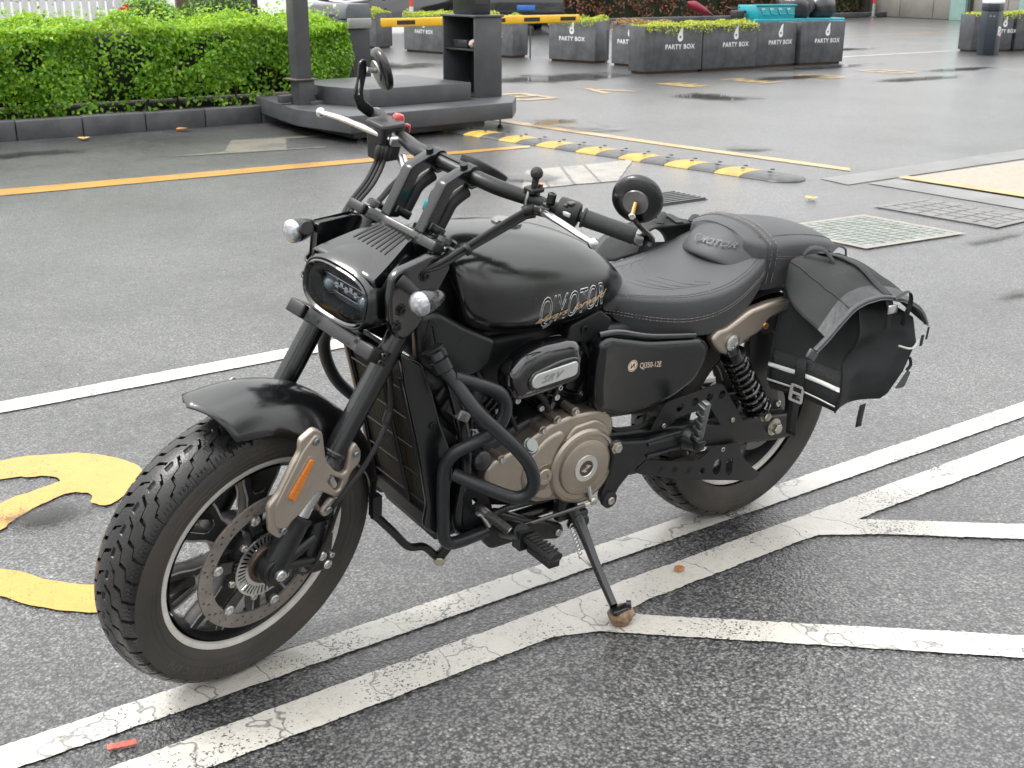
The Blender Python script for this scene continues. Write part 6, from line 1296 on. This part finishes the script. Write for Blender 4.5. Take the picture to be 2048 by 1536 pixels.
o = M().lathe([(.24,0),(.2,.15),(.17,.6),(.15,1.6),(.14,3)],(0,0,0),(0,0,1),14).build('tree_trunk', surf('trunk_dark',(.03,.032,.04),.8,bump=3,bscale=18)); o.location = (14.0,28.4,0); tag(o,'dark trunk rising behind the right end of the hedge','trunk')
o = M().box((0,0,.42),(.10,.06,.84)).build('marker_post', wf); o.location = (6.50,13.55,0); tag(o,'short white post beside the barrier housing','post')
# traffic tube
te = empty('traffic_post', (14.3,24.2,0)); tag(te, 'red and white traffic post in front of the far car', 'traffic post')
redp = surf('cone_red',(.62,.07,.04),.4)
M().lathe([(.2,0),(.19,.04),(.07,.06)],(0,0,0),(0,0,1),20,True).build('base', redp, te)
for k in range(5): M().cyl((0,0,.06+.16*k),(0,0,.22+.16*k),.062-.003*k,.059-.003*k,18).build('band', redp if k%2 == 0 else wf, te)
# wire mesh between planters
mm_ = surf('mesh_wire',(.12,.12,.12),.5,.6)
for i,(a,b) in enumerate((((11.95,16.1),(12.2,15.3)),((12.1,14.1),(12.25,13.8)))):
    A,B_ = Vector((*a,0)),Vector((*b,0)); e = empty('wire_fence', A); tag(e, ['wire mesh between the planters under the boom','narrow strip of wire mesh between two planters'][i], 'wire fence')
    d = B_-A; n = int(d.length/.05); m = M()
    for k in range(-8,n+1):
        for sg in (1,-1):
            p = A+d*(k/n); q = p+d.normalized()*.45*1.0; pts = [Vector((p.x,p.y,.03 if sg > 0 else .48))-A, Vector((q.x,q.y,.48 if sg > 0 else .03))-A]
            u0 = k/n; 
            if u0 < -.001 or (k+9)/n > 1.5: continue
            m.tube(pts,.003,4,1,caps=False)
    o = m.build('mesh', mm_, e); o['kind'] = 'stuff'
    for p in (A,B_): M().cyl(p-A,p-A+Vector((0,0,.55)),.015,n=8).build('post', mm_, e)
# red-leaf hedge and its kerb
rleaf = leaf_material('photinia_leaf',(.045,.05,.015),(.16,.05,.025),(.34,.10,.05),.4,.2); gleaf2 = leaf_material('dark_leaf',(.03,.05,.012),(.07,.08,.02),(.20,.08,.04),.4,.2)
def far_hedge(x0,y0,x1,y1,d,h,n,mat,label,sd_):
    a = Vector((x0,y0,0)); u = Vector((x1-x0,y1-y0,0)); ln = u.length; e = empty('hedge',a,(0,0,math.atan2(u.y,u.x))); tag(e,label,'hedge')
    P,Nn_ = hedge_points(0,ln,0,d,.05,h,n,sd_); leaves(P,Nn_,.11,mat,'foliage',e,sd_); M().box((ln/2,d/2,h/2),(ln-.1,d-.3,h-.2)).build('core', core, e); return e
far_hedge(19.5,29.0,30.8,28.0,2.2,1.6,9000,rleaf,'red-leaved hedge behind the planters in the centre',11)
far_hedge(30.9,28.0,36.6,28.3,2.2,1.7,6000,gleaf2,'brownish green hedge right of the blue cart',12)
k2 = empty('kerb',(19.5,27.4,0)); tag(k2,'dark kerb in front of the far hedges',None,None,'structure')
for k in range(9): M().box((1+k*2.0,-.05+.02*k,.09),(1.97,.25,.18)).build('kerb_stone', kerbm, k2, bevel=.02)
# concrete wall with teal columns
wm = surf('grey_wall_panel',(.19,.185,.165),.6,var=.15,vscale=1.2,bump=.8,bscale=30,dirt=.3,dirtcol=(.11,.105,.095)); teal = surf('teal_column',(.27,.42,.38),.4,var=.08)
we = empty('panel_wall',(36.7,28.4,0),(0,0,R(-103))); tag(we,'grey panelled wall with pale teal columns at the right','wall')
M().box((7,.25,1.6),(14,.1,3.2)).build('backing', surf('wall_joint',(.05,.05,.045),.8), we)
for i in range(8):
    for j in range(4): M().box((.82+1.75*i,.185,.36+.72*j),(1.72,.05,.695)).build('wall_panel', wm, we, bevel=.006)
for x in (4.9,8.0): M().box((x,.08,1.6),(.72,.30,3.2)).build('column', teal, we, bevel=.01); M().box((x+.42,.12,1.6),(.1,.18,3.2)).build('column_shadow_gap', surf('wall_joint',(.05,.05,.045),.8), we)
M().box((-.25,.1,1.6),(.5,.6,3.2)).build('end_pier', surf('wall_pier',(.07,.07,.068),.6), we, bevel=.01)
pe2 = empty('height_pole',(35.5,27.1,0)); tag(pe2,'red and white striped pole beside the panelled wall','pole')
for k in range(5): M().cyl((0,0,.06+.42*k),(0,0,.48+.42*k),.055,n=14).build('band', wf if k%2 == 0 and k > 0 else surf('pole_red',(.6,.03,.03),.4) if k == 1 or k == 3 else surf('pole_grey',(.3,.3,.3),.5), pe2)
M().lathe([(.13,0),(.13,.03),(.06,.06)],(0,0,0),(0,0,1),16).build('base', kerbm, pe2)
# blue cargo tricycle with bags
tq_ = surf('cart_teal',(.012,.30,.36),.35,var=.12,vscale=2,dirt=.15); ce_ = empty('cargo_tricycle',(22.6,20.4,0),(0,0,R(-14))); ce_.scale = (.9,.9,.58); tag(ce_,'turquoise cargo tricycle parked beyond the planters','tricycle')
M().box((.1,0,.62),(1.25,1.0,.10)).build('box_floor', tq_, ce_, bevel=.02)
fr_ = M().box((.1,-.50,.92),(1.25,.05,.62)).build('box_side', tq_, ce_, bevel=.02); M().box((.1,.50,.92),(1.25,.05,.62)).build('box_side', tq_, ce_, bevel=.02)
M().box((-.50,0,.92),(.05,.96,.62)).build('box_front', tq_, ce_, bevel=.02); M().box((.1,-.52,1.24),(1.35,.09,.08)).build('box_rim', tq_, ce_, bevel=.02); M().box((.1,-.51,.60),(1.4,.12,.14)).build('box_skirt', tq_, ce_, bevel=.03)
for k in range(4): M().tube([(-.42+.28*k,-.535,1.12),(-.32+.28*k,-.535,.86),(-.14+.28*k,-.535,.86)],.022,8,1).build('brace', surf('cart_pale',(.05,.42,.48),.35), fr_); M().box((-.34+.28*k,-.532,1.08),(.1,.01,.07)).build('reflective_mark', wf, fr_)
M().box((1.65,0,.62),(1.7,1.0,.10)).build('flat_bed', tq_, ce_, bevel=.03); M().box((1.65,-.5,.50),(1.6,.08,.16)).build('bed_skirt', tq_, ce_, bevel=.02)
for x,y in ((1.9,-.42),(1.9,.42),(-1.1,0)): M().lathe([(.16,-.05),(.25,-.055),(.28,0),(.25,.055),(.16,.05)],(x,y,.28),(0,1,0),28,True).build('wheel', tyr, ce_)
M().box((-.85,0,.75),(.3,.3,.5)).build('steering_column', plas, ce_, bevel=.04); M().box((-.75,.1,.95),(.35,.35,.12)).build('saddle', rub, ce_, bevel=.04); M().tube([(-1.0,-.35,1.15),(-1.02,0,1.1),(-1.0,.35,1.15)],.02,8,3).build('handlebar', plas, ce_)
bagm = surf('bin_bag',(.035,.036,.04),.22,var=.2,vscale=3,bump=1,bscale=14)
for i,(x,r_,lab) in enumerate(((1.1,.46,'large grey-black rubbish bag on the tricycle bed'),(1.95,.40,'smaller black rubbish bag at the tricycle tail'))):
    m = M().sphere((0,0,0),1,30,20); m.v = [(r_*x_*(1+.22*noise.noise((x_*2+i,y_*2,z_*2))+.08*noise.noise((x_*6,y_*6+i,z_*6))),r_*y_*(1+.2*noise.noise((x_*2,y_*2+i*3,z_*2))),max(-r_*.62,r_*.85*z_*(1+.25*noise.noise((x_*2.4,y_*2,z_*2+i))+.07*noise.noise((x_*7,y_*7,z_*7))))) for x_,y_,z_ in m.v]
    o = m.build('rubbish_bag', bagm, angle=80); o.location = ce_.matrix_basis @ Vector((x,-.05,.67+r_*.62)) if False else Vector((22.6+.9*math.cos(R(-14))*x,20.4+.9*math.sin(R(-14))*x,.39+r_*.62)); tag(o,lab,'rubbish bag')
o = M().box((0,0,.12),(.5,.4,.24)).build('green_crate', surf('crate_green',(.02,.45,.22),.4), bevel=.03); o.location = (22.7,20.4,.392); tag(o,'green crate inside the tricycle box','crate')
ue = empty('folded_umbrella',(21.4,21.3,.55),(0,R(68),R(170))); tag(ue,'dark red folded umbrella held across the tricycle front','umbrella')
M().lathe([(.005,0),(.02,.02),(.10,.4),(.13,.7),(.06,.85),(.02,.9)],(0,0,-.3),(0,0,1),10).build('canopy', surf('umbrella_red',(.22,.012,.03),.5), ue); M().cyl((0,0,.5),(0,0,.8),.012,n=8).build('shaft', plas, ue)
# litter
lfm = surf('dry_leaf',(.42,.17,.05),.6,var=.3,vscale=30); lfy = surf('yellow_leaf',(.50,.36,.12),.6,var=.3,vscale=30)
def leaf(x,y,s,rz,lab,mat=lfm):
    m = M(); rows = []
    for i in range(7):
        t = i/6; w_ = .42*math.sin(math.pi*t)**.7+.01; rows.append([(s*(t-.5), s*w_*u, s*(.10*abs(u)+.06*math.sin(3*t)+.03)) for u in (-1,-.5,0,.5,1)])
    o = m.loft(rows,caps=False,closed=False).build('fallen_leaf', mat, angle=80); o.location = (x,y,.008); o.rotation_euler = (0,0,rz); o.modifiers.new('solid','SOLIDIFY').thickness = .0006; tag(o,lab,'leaf')
leaf(2.68,9.17,.13,.3,'curled orange leaf at the foot of the kerb'); leaf(1.70,9.03,.12,1.2,'flat yellowish leaf near the left end of the kerb',lfy); leaf(.38,-.235,.032,.5,'tiny orange leaf on the outer line right of the side stand'); leaf(3.95,8.05,.10,2,'yellow leaf beside the lane arrow near the platform',lfy); leaf(4.75,3.15,.10,.4,'pinkish leaf on the asphalt above the green cover',lfy)
leaf(4.2,8.75,.11,2.4,'brown leaf in the shadow under the platform')
ci = M().box((0,0,.003),(.055,.018,.004)).build('cigarette_wrapper', [surf('wrapper_red',(.45,.10,.07),.5,var=.5,vscale=90)], bevel=.001); ci.location = (-1.007,-.141,.006); ci.rotation_euler = (0,0,-.25); tag(ci,'torn red wrapper scrap between the two white lines','wrapper')
# ------------------------------------------------------------ trees around the yard (out of frame, mirrored in puddles and paint)
tl = leaf_material('tree_leaf',(.03,.06,.012),(.06,.11,.02),(.11,.17,.03),.4,.25)
Pp = []; tb = M()
for (x,y,h,r_) in ((-11,20,9,4),(-17,12,8,4),(-8,-9,8,3.6),(-2,-12,9,4),(4,-13,8,3.8),(10,-11,8.5,3.8),(-14,-3,8,3.6),(16,-14,9,4)):
    rs = np.random.RandomState(int(x*7+y*3)%997); n = 1500
    for c_ in range(7):
        cx,cy,cz = x+rs.normal(0,r_*.4),y+rs.normal(0,r_*.4),h*.62+rs.normal(0,r_*.35); d = rs.normal(0,1,(n//7,3)); d /= np.linalg.norm(d,axis=1)[:,None]; Pp.append(np.array([cx,cy,cz])+d*(r_*.55*rs.rand(n//7)**.35)[:,None])
    tb.tube([(x,y,0),(x+.2,y,h*.3),(x,y+.1,h*.6),(x+.3,y,h*.85)],[.2,.16,.12,.04],8,3)
Pp = np.concatenate(Pp)
tb_o = tb.build('tree_belt', surf('bark',(.06,.05,.04),.9)); tag(tb_o,'belt of leafy trees around the yard',None,None,'stuff')
leaves(Pp,np.tile([0,0,1.],(len(Pp),1)),.32,tl,'crowns',tb_o,9,1.2,.6)
scene.cycles.max_bounces = 6; scene.cycles.glossy_bounces = 3; scene.cycles.diffuse_bounces = 3; scene.cycles.transmission_bounces = 4; scene.cycles.transparent_max_bounces = 6
scene.cycles.caustics_reflective = False; scene.cycles.caustics_refractive = False; scene.cycles.use_denoising = True; scene.cycles.use_adaptive_sampling = True; scene.cycles.adaptive_threshold = .02
